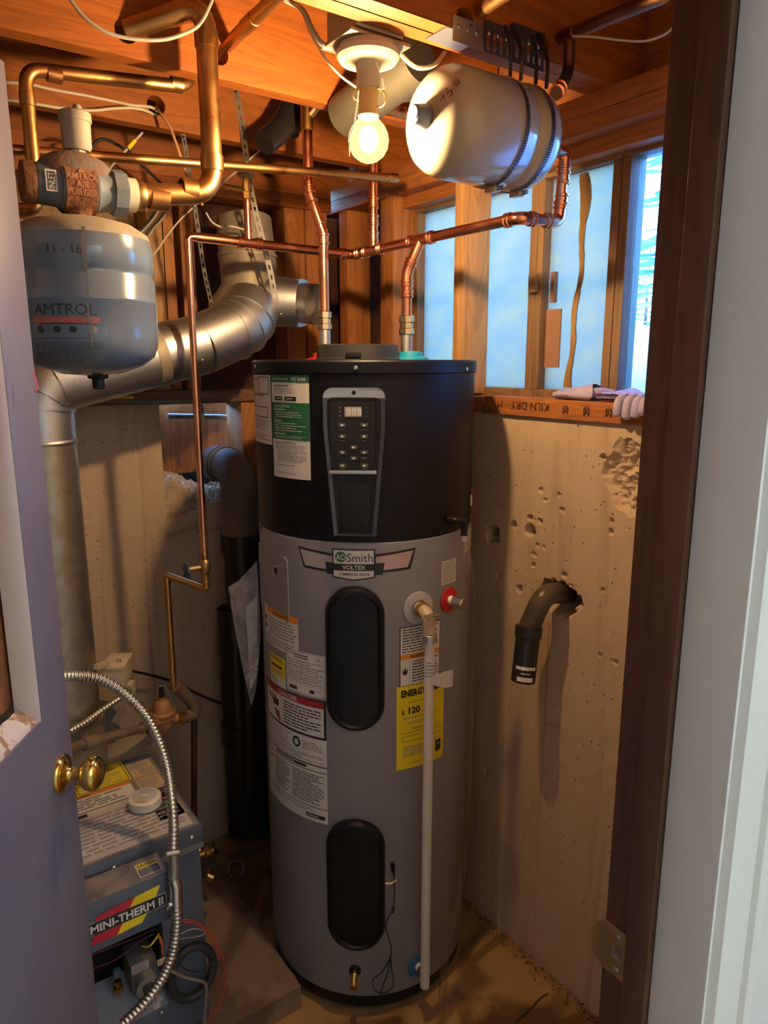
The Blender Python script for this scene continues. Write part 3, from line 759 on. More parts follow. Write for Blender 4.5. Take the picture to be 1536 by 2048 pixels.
part(MB().obox((cc.x + math.sin(FR) * (cr_ + .002), cc.y - math.cos(FR) * (cr_ + .002), zl + .012), (math.cos(FR), math.sin(FR), 0), (0, 0, 1), (math.sin(FR), -math.cos(FR), 0), .018, .006, .003), 'latch_tab', BLACK, cl, bev=.001)
# blue and red nipple caps on the lid
pipe_hot, pipe_cold = P(650, 690, cy=1.875), P(813, 700, cy=1.79)
part(MB().lathe([(.052, 0), (.050, .008), (.032, .012), (.030, .022), (.017, .024)], (pipe_hot.x, pipe_hot.y, zl - .004), (0, 0, 1), 28), 'red_cap', REDP, wh)
part(MB().lathe([(.045, 0), (.043, .010), (.030, .014), (.028, .024), (.0165, .026)], (pipe_cold.x + .012, pipe_cold.y - .002, zl - .004), (0, 0, 1), 28), 'blue_cap', CYANP, wh)
for px, py in ((512, 733), (711, 735), (933, 738)):
    th, z = cylhit(px, py, HR + .0035)
    part(MB().lathe([(.0045, 0), (.0045, .002), (.002, .0032), (1e-4, .0032)], hp(th, z, HR + .0035), (math.sin(th), -math.cos(th), 0), 12), 'lid_screw', STEEL, wh)
for px, py in ((711, 1082), (882, 1067), (523, 1055)):
    th, z = cylhit(px, py)
    part(MB().lathe([(.0042, 0), (.0042, .002), (.002, .003), (1e-4, .003)], hp(th, z), (math.sin(th), -math.cos(th), 0), 12), 'shroud_screw', BLACK, wh)
def hfn(thc, zc, R=HR): return lambda u, v, L: hp(thc + u / R, zc + v, R + L)
def hsheet(px0, py0, px1, py1, mats, R=HR):
    pm = (px0 + px1) / 2; ym = (py0 + py1) / 2
    t0, t1 = cylhit(px0, ym, R)[0], cylhit(px1, ym, R)[0]; za, zb_ = cylhit(pm, py0, R)[1], cylhit(pm, py1, R)[1]
    return Sheet(hfn((t0 + t1) / 2, (za + zb_) / 2, R), (t1 - t0) * R, za - zb_, mats, .012)
# --- stickers on the black section
s_ = hsheet(507, 750, 543, 886, [WHITE]); s_.rect(0, 0, 1, 1, WHITE)
for a in ((.2, .05, .6, .3), (.5, .02, .95, .28), (.1, .45, .9, .62)): s_.frame(*a, .025, INKG)
for u in (.2, .55): s_.rect(u, .265, u + .22, .31, INK)
s_.lines(.1, .65, .9, .80, 5, INKG); s_.rect(0, .10, .25, .115, REDL); s_.lines(.3, .86, .95, .95, 3, INKG); s_.build('wiring_diagram_label', wh)
s_ = hsheet(546, 750, 620, 957, [WHITE]); s_.rect(0, 0, 1, 1, WHITE); s_.rect(0, 0, 1, .07, GREEN, 1); s_.rect(0, .262, 1, .622, GREEN, 1)
s_.text(.27, .035, .026, 'Quick Reference Guide', WHITE, lev=2, wmax=.48); s_.text(.76, .035, .036, 'AO Smith', WHITE, lev=2, bold=.015, wmax=.36)
s_.lines(.09, .095, .5, .112, 1, INK, .6); s_.lines(.09, .12, .66, .18, 4, INKG)
s_.rect(.10, .205, .33, .245, INK, 1); s_.rect(.40, .205, .70, .245, INK, 1); s_.lines(.14, .215, .31, .235, 1, WHITE, lev=2); s_.lines(.45, .215, .68, .235, 1, WHITE, lev=2)
s_.text(.08, .295, .026, 'Operating Modes', WHITE, 'l', lev=2, wmax=.45)
for v in (.33, .44, .565): s_.lines(.08, v - .008, .42, v + .008, 1, WHITE, .6, 2)
s_.lines(.12, .345, .85, .41, 3, WHITE, .28, 2); s_.lines(.10, .45, .92, .545, 4, WHITE, .28, 2); s_.lines(.10, .58, .9, .61, 2, WHITE, .28, 2)
s_.text(.08, .65, .02, 'Reminders and Notifications', INK, 'l', wmax=.6); s_.lines(.08, .665, .9, .715, 3, INKG); s_.lines(.14, .72, .92, .84, 7, INKG); s_.lines(.08, .865, .7, .885, 1, INKG); s_.lines(.08, .94, .7, .965, 2, INKG)
s_.build('quick_guide_label', wh)
# --- control panel
pc_t = (cylhit(648, 860)[0] + cylhit(783, 860)[0]) / 2 - .02
za, zb2 = cylhit(705, 775)[1], cylhit(705, 1068)[1]
tn = V((math.cos(pc_t), math.sin(pc_t), 0)); nn = V((math.sin(pc_t), -math.cos(pc_t), 0))
PW, PH = .130, za - zb2
pc = hp(pc_t, (za + zb2) / 2, HR - .004)
def pf(u, v, w): return pc + tn * u + V((0, 0, 1)) * v + nn * w
hh = PH / 2
def bezel_half(v):                      # outline narrows toward the bottom
    f = (v + hh) / PH
    return (PW / 2) * (.70 + .30 * min(1, f * 1.35)) if f < .74 else PW / 2
def bezel(hw_off, w0, w1, mat, name, parent, v0, v1, rad=.02):
    pts = []
    vs_ = [v1 - rad * (1 - math.sin(t)) for t in [PI / 2 * i / 6 for i in range(6, -1, -1)]]
    vs_ += [v1 - rad - (v1 - rad - v0 - .006) * i / 16 for i in range(1, 17)] + [v0]
    R_ = [];
    for v in vs_:
        w_ = bezel_half(v) + hw_off
        if v > v1 - rad: w_ -= rad - math.sqrt(max(0, rad ** 2 - (v - v1 + rad) ** 2))
        R_.append((w_, v))
    out = R_ + [(-a, b) for a, b in R_[::-1]]
    return part(MB().prism(out, [], lambda u, v, w: pf(u, v, w0 + w), w1 - w0, 0), name, mat, parent, bev=.004, fix=True)
bz = bezel(0, 0, .019, GUN, 'control_panel', wh, -hh, hh)
bezel(-.0005, .004, .0205, SILV, 'bezel_arch', bz, hh - .021, hh)
bezel(-.009, .012, .0215, BLACK, 'panel_recess', bz, -hh + .004, hh - .020, .012)
kb0, kb1 = cylhit(710, 938)[1] - pc.z, cylhit(710, 803)[1] - pc.z
part(MB().obox(pf(-.003, (kb0 + kb1) / 2, .022), tn, (0, 0, 1), nn, .047, (kb1 - kb0) / 2, .0022), 'keypad', PANELB, bz, bev=.0015)
part(MB().obox(pf(-.003, kb0 - .004, .0225), tn, (0, 0, 1), nn, .050, .004, .0035), 'chrome_bar', SILV, bz, bev=.002)
part(MB().obox(pf(-.001, -hh + .062, .022), tn, (0, 0, 1), nn, .033, .052, .0012), 'access_door', BLACK, bz, bev=.0008)
ks = Sheet(lambda u, v, L: pf(-.003 + u, (kb0 + kb1) / 2 + v, .0243 + L), .094, kb1 - kb0, [PANELB], 1)
ks.rect(0, 0, 1, 1, PANELB); ks.rect(.33, .07, .70, .21, M('lcd_grey', (.42, .42, .44), .4), 1)
for i in range(3): ks.text(.42 + .12 * i, .14, .10, '8', M('lcd_digit', (.70, .70, .72), .4), lev=2, bold=.02)
for v in (.08, .14, .20): ks.rect(.20, v - .012, .25, v + .012, INKG); ks.rect(.76, v - .008, .86, v + .008, INKG)
for v in (.40, .565, .985): ks.lines(.20, v - .015, .34, v, 1, INKG); ks.lines(.70, v - .015, .86, v, 1, INKG)
ks.lines(.70, .80, .86, .83, 1, INKG); ks.build('panel_print', bz)
btn = M('button_grey', (.085, .085, .09), .4)
for u, v in ((.27, .335), (.76, .335), (.27, .50), (.76, .50), (.27, .735), (.52, .66), (.76, .735), (.52, .82), (.27, .93), (.76, .93)):
    c = pf(-.003 + (u - .5) * .094, (kb0 + kb1) / 2 + (.5 - v) * (kb1 - kb0), .0245)
    o = part(MB().obox(c, tn, (0, 0, 1), nn, .0075, .0042, .0012), 'button', btn, bz, bev=.0012)
    part(MB().obox(c + nn * .0014, tn, (0, 0, 1), nn, .0022, .0018, .0003), 'button_icon', WHITE, o)
part(MB().lathe([(.0045, 0), (.0045, .001), (1e-4, .0012)], pf(.0, hh - .010, .0202), nn, 16), 'panel_screw', BLACK, bz)
for u in (-.024, .024): part(MB().lathe([(.003, 0), (.003, .0008), (1e-4, .001)], pf(u, -hh + .035, .0232), nn, 12), 'door_screw', INK, bz)
# --- badge
s_ = hsheet(597, 1101, 831, 1150, [INK]); 
s_.poly([(0, 0), (.32, .16), (.32, .93), (.055, .86)], INK); s_.poly([(.022, .10), (.315, .26), (.315, .84), (.07, .76)], M('badge_silver', (.42, .40, .43), .4, .1), 1)
s_.poly([(1, 0), (.66, .16), (.66, .93), (.955, .86)], INK); s_.poly([(.978, .10), (.665, .26), (.665, .84), (.93, .76)], PINKM, 1)
s_.poly([(.255, .52), (.735, .52), (.72, 1.0), (.27, 1.0)], INK, 2)
s_.poly([(.315, -.05), (.66, -.05), (.66, 1.12), (.49, 1.24), (.315, 1.12)], INK, 2)
s_.rect(.327, .0, .648, .55, WHITE, 3); s_.poly([(.327, .83), (.648, .83), (.648, 1.07), (.49, 1.18), (.327, 1.07)], WHITE, 3)
s_.poly([(.385 + .046 * math.cos(t), .27 + .22 * math.sin(t)) for t in [2 * PI * i / 28 for i in range(28)]], GREEN, 4)
s_.text(.385, .27, .23, 'AO', WHITE, lev=5, bold=.02, wmax=.075); s_.text(.435, .29, .34, 'Smith', INK, 'l', lev=4, wmax=.205); s_.text(.49, .69, .17, 'VOLTEX', WHITE, lev=4, bold=.025, wmax=.20); s_.text(.49, .97, .10, 'COMMERCIAL GRADE', INK, lev=4, bold=.02, wmax=.25)
s_.build('brand_badge', wh)
# --- left cover plate with hole
def patch(px0, py0, px1, py1, r, lift, h, name, mat, holes=(), n=8, par=None, dome=0):
    pm = (px0 + px1) / 2; ym = (py0 + py1) / 2
    t0, t1 = cylhit(px0, ym)[0], cylhit(px1, ym)[0]; zt_, zb_ = cylhit(pm, py0)[1], cylhit(pm, py1)[1]
    w, hgt = (t1 - t0) * HR, zt_ - zb_; tc, zc = (t0 + t1) / 2, (zt_ + zb_) / 2
    r = min(r, w / 2 - 1e-4)
    out = []
    for cx_, cy_, a0 in ((w / 2 - r, hgt / 2 - r, 0), (-w / 2 + r, hgt / 2 - r, PI / 2), (-w / 2 + r, -hgt / 2 + r, PI), (w / 2 - r, -hgt / 2 + r, 1.5 * PI)):
        out += [(cx_ + r * math.cos(a0 + PI / 2 * i / n), cy_ + r * math.sin(a0 + PI / 2 * i / n)) for i in range(n + 1)]
    return out, (lambda u, v, L: hp(tc + u / HR, zc + v, HR + lift + L)), w, hgt
out, fn, w, hg = patch(516, 1107, 577, 1234, .012, 0, 0, '', None)
pu_ = (cylhit(553, 1138)[0] - (cylhit(516, 1170)[0] + cylhit(577, 1170)[0]) / 2) * HR
part(MB().prism(out, [circ(pu_, hg * .26, .0085)], fn, .003), 'cover_plate', GREYP2, wh, fix=True)
part(MB().prism(circ(pu_, hg * .26, .011), [], lambda u, v, L: fn(u, v, -.004 + L), .0052), 'plate_hole', BLACK, wh, fix=True)
# --- element covers
for a in ((655, 1172, 768, 1458), (657, 1638, 769, 1894)):
    out, fn, w, hg = patch(*a, .2, 0, 0, '', None, 12)
    m = MB(); k = len(out); rings = ((1.0, -.002), (1.0, .010), (.93, .018), (.83, .0195), (.79, .014), (.77, .0135))
    vv = []
    for sc_, L in rings:
        off = (1 - sc_) * w / 2
        for u, v in out:
            cyv = max(-hg / 2 + w / 2, min(hg / 2 - w / 2, v)); l = math.hypot(u, v - cyv) or 1
            vv.append(fn(u - u / l * off, v - (v - cyv) / l * off, L))
    ff = [(j * k + i, j * k + (i + 1) % k, (j + 1) * k + (i + 1) % k, (j + 1) * k + i) for j in range(len(rings) - 1) for i in range(k)]
    m.add(vv, ff)
    # the recessed face follows the tank's curve
    nA, nB = 10, 24; e = .77 * w / 2; b0 = len(m.v)
    for j in range(nB + 1):
        v = -(hg / 2 - w / 2 + e) + 2 * (hg / 2 - w / 2 + e) * j / nB
        dv = max(0, abs(v) - (hg / 2 - w / 2)); hw = math.sqrt(max(1e-8, e * e - dv * dv))
        for i in range(nA + 1): m.v.append(tuple(fn(-hw + 2 * hw * i / nA, v, .0135)))
    for j in range(nB):
        for i in range(nA): m.f.append((b0 + j * (nA + 1) + i, b0 + j * (nA + 1) + i + 1, b0 + (j + 1) * (nA + 1) + i + 1, b0 + (j + 1) * (nA + 1) + i)); m.m.append(0)
    ec = part(m, 'element_cover', BLKTX, wh)
    for v in (hg / 2 - .045, -hg / 2 + .045): part(MB().lathe([(.004, 0), (.003, .0015), (1e-4, .0018)], fn(0, v, .0135), fn(0, v, 1) - fn(0, v, 0), 12), 'cover_screw', BLACK, ec)
# --- stickers on the grey section
s_ = hsheet(532, 1226, 597, 1302, [WHITE]); s_.rect(0, 0, 1, 1, WHITE); s_.rect(.15, .0, 1, .17, ORG, 1); s_.text(.58, .085, .10, 'WARNING', INK, lev=2, bold=.02, wmax=.5); s_.lines(.2, .22, .95, .70, 6, INKG); s_.lines(.03, .74, .95, .95, 3, INKG); s_.rect(.03, .3, .12, .4, INK, 1); s_.poly([(.02, .6), (.08, .42), (.14, .6)], INK, 1); s_.build('warning_label', wh)
s_ = hsheet(542, 1312, 571, 1371, [WHITE]); s_.rect(0, 0, 1, 1, WHITE); s_.rect(0, 0, 1, .66, YEL, 1); s_.lines(.08, .05, .9, .18, 2, INK, lev=2); s_.lines(.12, .28, .88, .42, 1, INK, .6, 2); s_.lines(.1, .45, .9, .62, 3, INKG, lev=2); s_.lines(.08, .72, .55, .95, 4, INKG); s_.build('caution_label', wh)
s_ = hsheet(574, 1306, 652, 1391, [WHITE]); s_.rect(0, 0, 1, 1, WHITE); s_.frame(.02, .02, .98, .98, .008, INKG); s_.lines(.25, .06, .62, .17, 2, INK, .5); s_.lines(.05, .2, .95, .74, 9, INKG, .35)
for v in (.22, .36, .50, .62, .76): s_.rect(.03, v, .97, v + .006, INKG, 2)
s_.text(.84, .11, .08, 'UL', INK); s_.lines(.08, .84, .3, .93, 1, INK, .9, gap=.02); s_.lines(.62, .84, .80, .93, 1, INK, .9, gap=.02); s_.build('rating_plate', wh)
def wide(zt_, zb_, tl, tr, mats): return Sheet(hfn((tl + tr) / 2, (zt_ + zb_) / 2), (tr - tl) * HR, zt_ - zb_, mats, .012)
tl, tr = cylhit(536, 1400)[0] , cylhit(652, 1420)[0]
zA, zB_, zC_, zD = cylhit(651, 1404)[1], cylhit(651, 1481)[1], cylhit(653, 1535)[1], cylhit(657, 1650)[1]
s_ = wide(zA, zB_, tl, tr, [INK]); s_.rect(0, 0, 1, 1, INK); s_.rect(.025, .03, .975, .95, WHITE, 1); s_.rect(.025, .03, .975, .20, REDL, 2); s_.text(.5, .115, .12, 'DANGER', WHITE, lev=3, bold=.02, wmax=.3)
s_.rect(.40, .21, .405, .95, INKG, 2); s_.lines(.43, .26, .94, .90, 8, INK, .42, 2)
for k in range(4): s_.poly([(.10 + .05 * k, .32), (.125 + .05 * k, .28), (.14 + .05 * k, .44), (.12 + .05 * k, .48)], INK, 2)
s_.poly([(.18, .42), (.34, .36), (.33, .55), (.22, .56)], INK, 2); s_.poly([(.20, .66), (.24, .70), (.27, .62), (.30, .70), (.33, .64), (.37, .9), (.33, .92)], M('hand_rust', (.30, .06, .03), .5), 2); s_.rect(.06, .58, .38, .59, REDL, 2)
s_.build('danger_label', wh)
s_ = wide(zB_ - .002, zC_, tl, tr, [WHITE]); s_.rect(0, 0, 1, 1, WHITE); s_.lines(.03, .06, .55, .62, 8, INKG, .35); s_.lines(.03, .66, .97, .93, 5, INKG, .4)
s_.poly([(.62 + .055 * math.cos(t), .32 + .21 * math.sin(t)) for t in [2 * PI * i / 24 for i in range(24)]], INK, 1); s_.poly([(.59, .24), (.64, .20), (.655, .36), (.62, .46), (.595, .40)], WHITE, 2); s_.lines(.70, .16, .95, .5, 4, INKG)
s_.build('instruction_label', wh)
s_ = wide(zC_ - .002, zD, tl, tr, [WHITE]); s_.rect(0, 0, 1, 1, WHITE); s_.rect(0, 0, 1, .012, INK, 1); s_.rect(.25, .03, .75, .075, INK, 1); s_.lines(.3, .04, .7, .066, 1, WHITE, .6, 2); s_.rect(0, .10, 1, .112, INK, 1)
s_.lines(.20, .16, .50, .70, 15, INK, .4); s_.lines(.54, .16, .96, .70, 15, INK, .4); s_.poly([(.04, .20), (.14, .24), (.10, .30)], REDL, 1); s_.rect(.04, .45, .12, .47, REDL, 1); s_.rect(0, .74, 1, .752, INK, 1); s_.lines(.05, .78, .9, .84, 2, INKG); s_.rect(.73, .87, .97, .94, INK, 1); s_.lines(.75, .885, .95, .925, 1, WHITE, .5, 2)
s_.build('notice_label', wh)
s_ = hsheet(883, 1120, 911, 1167, [WHITE]); s_.rect(0, 0, 1, 1, WHITE); s_.lines(.06, .05, .94, .95, 9, INKG); s_.build('small_label', wh)
s_ = hsheet(799, 1249, 879, 1367, [WHITE]); s_.rect(0, 0, 1, 1, INK); s_.rect(.02, .015, .98, .985, WHITE, 1); s_.lines(.06, .03, .92, .44, 9, INK, .4, 2); s_.rect(.02, .46, .98, .545, ORG, 2); s_.text(.5, .503, .06, 'WARNING', INK, lev=3, bold=.02); s_.rect(.22, .55, .225, .98, INK, 2); s_.lines(.28, .57, .94, .95, 8, INK, .4, 2); s_.poly([(.05, .70), (.09, .74), (.12, .66), (.14, .74), (.19, .70), (.16, .80), (.08, .80)], INK, 2); s_.build('scald_label', wh)
s_ = hsheet(793, 1366, 886, 1530, [YEL]); s_.rect(0, 0, 1, 1, YEL); s_.text(.08, .09, .075, 'ENERGYGUIDE', INK, 'l', bold=.05, wmax=.86); s_.text(.5, .20, .02, 'Estimated Yearly Energy Cost', INK, wmax=.55); s_.text(.12, .31, .05, '$', INK, bold=.02); s_.text(.22, .30, .075, '120', INK, 'l', bold=.04); s_.lines(.12, .375, .9, .40, 1, INKG); s_.lines(.2, .43, .8, .47, 2, INKG); s_.text(.5, .52, .025, 'First Hour Rating', INK, bold=.02); s_.lines(.08, .555, .92, .57, 1, INK)
s_.frame(.10, .60, .92, .67, .008, INK); s_.rect(.70, .54, .73, .60, INK, 1); s_.lines(.12, .72, .85, .86, 5, INKG); s_.rect(.80, .76, .93, .90, INK, 1); s_.text(.865, .80, .05, 'e', YEL, lev=2); s_.lines(.25, .93, .5, .945, 1, INK); s_.build('energy_label', wh)
s_ = hsheet(929, 1062, 942, 1100, [WHITE]); s_.rect(0, 0, 1, 1, WHITE); s_.lines(.1, .1, .9, .9, 6, INKG); s_.build('edge_label', wh)
# --- relief valve with its white drain pipe
def stub(px, py): th, z = cylhit(px, py); return th, z, V((math.sin(th), -math.cos(th), 0))
th, z, n = stub(836, 1215)
part(MB().lathe([(.038, 0), (.038, .003), (.020, .0045), (.020, -.001)], hp(th, z), n, 32), 'grey_escutcheon', M('escutcheon_grey', (.50, .50, .52), .4), wh)
tv = part(MB().tube(fillet([hp(th, z, HR - .01), hp(th, z, HR + .045), hp(th, z - .045, HR + .052)], .03), .0145, 18), 'relief_valve', M('valve_tan', (.50, .36, .24), .55, .2, (.58, .50, .42), 60), wh)
part(MB().lathe([(.016, -.006), (.0175, -.005), (.0175, .004), (.0155, .005)], hp(th, z, HR + .02), n, 24), 'valve_hex', BRASSO, tv)
part(MB().obox(hp(th, z + .001, HR + .060), (math.cos(th), math.sin(th), 0), (0, 0, 1), n, .018, .002, .005), 'test_lever', STEEL, tv, bev=.0008)
part(MB().lathe([(.0155, 0), (.0165, .001), (.0165, .018), (.0155, .019)], hp(th, z - .064, HR + .052), (0, 0, 1), 24), 'pipe_collar', GALV, tv)
pz0 = P(858, 1970, cy=1.50).z
base = hp(th, z, HR + .052)
dp = part(MB().lathe([(.0115, pz0), (.0115, z - .062)], (base.x, base.y, 0), (0, 0, 1), 20), 'discharge_pipe', PVC, tv)
sf = lambda u, v, L: V((base.x, base.y, z - .125)) + tn2 * (math.sin(u / .012) * (.012 + L)) - vd * (math.cos(u / .012) * (.012 + L)) + V((0, 0, v))
vd = V((SY, CY, 0)); tn2 = V((CY, -SY, 0))
s_ = Sheet(sf, .026, .05, [WHITE], .003); s_.rect(0, 0, 1, 1, WHITE); s_.lines(.1, .1, .9, .9, 5, INKG); s_.build('pipe_sticker', tv)
m = MB()
tg = [base + tn2 * .008 + V((0, 0, z - .145 - base.z)) * 1]
o_ = V((base.x, base.y, z - .150)) - vd * .0125
def tagfn(u, v): return o_ + tn2 * (.004 + .048 * u) + V((0, 0, 1)) * ((v - .5) * (.018 + .022 * min(1, u * 1.6)) + .006 * u) - vd * (.006 * math.sin(u * 3))
m.grid(tagfn, 10, 4); m.grid(lambda u, v: tagfn(u, v) + vd * .0006, 10, 4, 0, True)
for i in range(6):
    v0 = .2 + .1 * i
    m.add([tagfn(.45, v0) - vd * .0004, tagfn(.9, v0) - vd * .0004, tagfn(.9, v0 + .05) - vd * .0004, tagfn(.45, v0 + .05) - vd * .0004], [(0, 1, 2, 3)], 1)
part(m, 'hang_tag', [M('tag_cream', (.66, .60, .54), .6), INKG], tv)
# --- red and blue stubs, drain cock, wiring
for (px, py), mt, nm in (((897, 1199), REDP, 'red_escutcheon'), ((835, 1930), BLUEP, 'blue_escutcheon')):
    th, z, n = stub(px, py)
    e_ = part(MB().lathe([(.030, 0), (.030, .003), (.014, .005)], hp(th, z), n, 30), nm, mt, wh)
    part(MB().cyl(hp(th, z, HR - .004), hp(th, z, HR + .022), .0105), 'white_nipple', WPLA, e_)
    part(MB().lathe([(.0115, .014), (.0135, .016), (.0135, .042), (.011, .044)], hp(th, z), n, 6), 'hex_cap', STEEL, e_, flat=True)
th, z, n = stub(710, 1940)
dc = part(MB().lathe([(.015, 0), (.015, .003), (1e-4, .0031)], hp(th, z), n, 24), 'drain_cock', BLACK, wh)
part(MB().tube(fillet([hp(th, z, HR), hp(th, z, HR + .018), hp(th, z - .022, HR + .026)], .012), .0075, 14), 'spout', BRASS, dc)
part(MB().lathe([(.0095, -.006), (.0095, .006)], hp(th, z - .020, HR + .0255), (0, 0, 1), 12), 'spout_collar', BRASSO, dc)
# power cord plug strap and looped cord on the jacket
def hw(px, py, lift=.004): t_, z_ = cylhit(px, py); return hp(t_, z_, HR + lift)
pl = part(MB().tube([hw(784, 1724), hw(785, 1736, .006), hw(787, 1748, .005)], lambda i: (.005, .0045, .0022)[i], 10), 'cord_grommet', BLACK, wh)
part(MB().tube(cat([hw(787, 1748), hw(788, 1780), hw(785, 1815), hw(771, 1847), hw(777, 1875), hw(782, 1905), hw(765, 1940), hw(745, 1958), hw(752, 1980), hw(772, 1982), hw(786, 1968), hw(783, 1940), hw(780, 1910), hw(777, 1935), hw(765, 1970), hw(760, 1990)], 6), .0013, 8), 'looped_cord', CABLEB, pl)
part(MB().tube([hw(786, 1812, .005), hw(784, 1822, .005)], .003, 8), 'cord_knot', CABLEB, pl)
part(MB().tube([hw(767, 1764, .004), hw(780, 1764, .006), hw(792, 1758, .004)], .0022, 8), 'yellow_tie', M('yellow_tie', (.85, .80, .30), .4), pl)
# condensate outlet and its clear tube
th, z = cylhit(900, 1050); n = V((math.sin(th), -math.cos(th), 0)); t_ = V((math.cos(th), math.sin(th), 0))
cn = part(MB().tube(fillet([hp(th - .02, z + .014, HR - .01), hp(th - .02, z + .014, HR + .02), hp(th + .05, z + .012, HR + .03), hp(th + .05, z - .03, HR + .03)], .008), .008, 14), 'condensate_elbow', BLACK, wh)
c0 = hp(th + .05, z - .022, HR + .03)
pts = cat([c0, hw(917, 1200, .034), hw(916, 1450, .03), hw(912, 1650, .026), hw(902, 1780, .024), P(893, 1900, cy=1.52), P(885, 1985, cy=1.50), P(878, 2060, z=.012)], 10)
part(MB().tube(pts, .0095, 14), 'clear_drain_tube', MATS['vinyl'], cn)
part(MB().lathe([(.0105, -.006), (.0105, .006)], c0 + V((0, 0, -.006)), (0, 0, 1), 16), 'tube_clamp', GALV, cn)
th2, z2 = cylhit(940, 1000)
part(MB().obox(hp(th2, z2, HR + .003), (math.cos(th2), math.sin(th2), 0), (0, 0, 1), (math.sin(th2), -math.cos(th2), 0), .006, .013, .001), 'wire_tag', WPLA, wh)
part(MB().tube(cat([hp(th2, z2 + .03, HR + .002), hp(th2 + .02, z2 + .01, HR + .005), hp(th2 + .01, z2 - .05, HR + .002)], 6), .0008, 6), 'wire_loop', REDW, wh)
# manual bag hanging at the side
a0 = P(515, 1140, cy=1.74); 
pl_ = [(515, 1120), (478, 1160), (458, 1172), (466, 1225), (482, 1310), (500, 1392), (504, 1408), (515, 1370), (523, 1250)]
m = MB(); ctr = P(498, 1250, cy=1.72)
out = [P(px, py, cy=1.73) for px, py in pl_]; k = len(out)
f1 = [p - vd * .010 for p in out]; 
m.add([ctr - vd * .022] + f1, [(0, 1 + (i + 1) % k, 1 + i) for i in range(k)]); m.add([ctr + vd * .008] + [p + vd * .0 for p in f1], [(0, 1 + i, 1 + (i + 1) % k) for i in range(k)])
bg_ = tag(m.build('manual_bag', MATS['bag'], ang=20), 'clear plastic bag of folded manuals hung at the heater side', 'plastic bag')
m = MB(); a, b, c, d = [P(px, py, cy=1.725) for px, py in ((492, 1215), (514, 1190), (513, 1350), (500, 1380))]
m.add([p for p in (a, b, c, d)] + [p + vd * .006 for p in (a, b, c, d)], [(0, 1, 2, 3), (7, 6, 5, 4), (0, 4, 5, 1), (1, 5, 6, 2), (2, 6, 7, 3), (3, 7, 4, 0)]); part(m, 'folded_manual', M('manual_paper', (.60, .56, .56), .7), bg_)
# ================================================================== COPPER PIPES
def run(t, pts, r, mat, name='pipe', fil=.02, seg=16): return part(MB().tube(fillet(pts, fil), r, seg), name, mat, t)
def fit(t, c, d, r, L, mat, rings=True, name='fitting'): return part(sleeve(MB(), c, d, r, L, 0, rings), name, mat, t)
def elbow(t, a, c, b, r, mat, L=.028, rings=True):
    a, b, c = V(a), V(b), V(c); d1, d2 = (a - c).normalized(), (b - c).normalized()
    o = part(MB().tube(fillet([c + d1 * L, c, c + d2 * L], L * .8, 8), r * 1.1, 18), 'elbow_fitting', mat, t)
    for d in (d1, d2): part(sleeve(MB(), c + d * (L + .004), d, r, .016 if not rings else .020, 0, rings), 'bead_ring', mat, o)
    return o
X_, Y_, Z_ = V((1, 0, 0)), V((0, 1, 0)), V((0, 0, 1))
ZR = 1.902; XB = 1.10; YA = 1.70
# hot riser
hot = thing('hot_water_riser', 'new copper riser offset sideways above the red cap side of the heater', 'copper pipe', (pipe_hot.x, pipe_hot.y, zl))
hx, hy = pipe_hot.x, pipe_hot.y
ph = P(643, 468, cy=1.875); pk = P(617, 380, cy=1.875); pt = P(616, 205, cy=1.875)
base = V((hx, hy, zl + .01)); e1 = V((hx, hy, ph.z)); e2 = V((pk.x, pk.y, pk.z)); e3 = V((pk.x, pk.y, 2.30))
run(hot, [base, e1, e2, e3], .0125, COPN, fil=.012)
zn = P(648, 660, cy=1.875).z
part(MB().lathe([(.0145, zl), (.0145, zn)], (hx, hy, 0), (0, 0, 1), 20), 'steel_nipple', GALV, hot)
part(MB().lathe([(.016, zn), (.0185, zn + .002), (.0185, zn + .014), (.016, zn + .016), (.016, zn + .028), (.0185, zn + .030), (.0185, zn + .044), (.0155, zn + .046)], (hx, hy, 0), (0, 0, 1), 8), 'union_nut', M('union_brass_tin', (.70, .60, .40), .25, 1), hot, flat=True)
for c, d in ((e1 - Z_ * .012, Z_), (e1 + (e2 - e1).normalized() * .016, e2 - e1), (e2 + (e1 - e2).normalized() * .016, e1 - e2), (e2 + Z_ * .018, Z_)): fit(hot, c, d, .0125, .030, COPN)
tt = P(616, 235, cy=1.875); part(MB().lathe([(.0125, -.03), (.0155, -.028), (.0155, .028), (.0125, .03)], (pk.x, pk.y, tt.z), (0, 0, 1), 16), 'tee_fitting', COPO, hot)
part(MB().tube([V((pk.x, pk.y, tt.z)), V((pk.x + .03, pk.y - .05, tt.z + .05))], .0115, 14), 'tee_branch', COPO, hot)
# cold line: two straight runs meeting in the corner, drop to the heater, rise to the expansion tank
cold = thing('cold_water_line', 'new copper line with press fittings running past the windows to the hanging tank', 'copper pipe', (XB, YA, ZR))
A0 = P(375, 470, y=YA); A0.z = ZR + .004
crn = V((XB, YA, ZR)); be = V((XB, 1.083, ZR)); 
run(cold, [A0 + X_ * .02, crn, be, V((1.208, 1.078, ZR + .003)), V((1.214, 1.075, 2.036)), V((1.165, 1.075, 2.040))], .0115, COPN, fil=.022)
for c, a, b in ((crn, crn - X_ * .1, crn - Y_ * .1), (be, be + Y_ * .1, V((1.208, 1.078, ZR + .003))), (V((1.208, 1.078, ZR + .003)), be, V((1.214, 1.075, 2.03))), (V((1.214, 1.075, 2.036)), V((1.21, 1.075, 1.9)), V((1.16, 1.075, 2.04)))): elbow(cold, a, c, b, .0115, COPN)
fit(cold, V((1.212, 1.076, ZR + .045)), Z_, .0115, .026, COPN); fit(cold, V((1.213, 1.075, 1.99)), Z_, .0115, .026, COPN)
tA = P(497, 487, y=YA).x
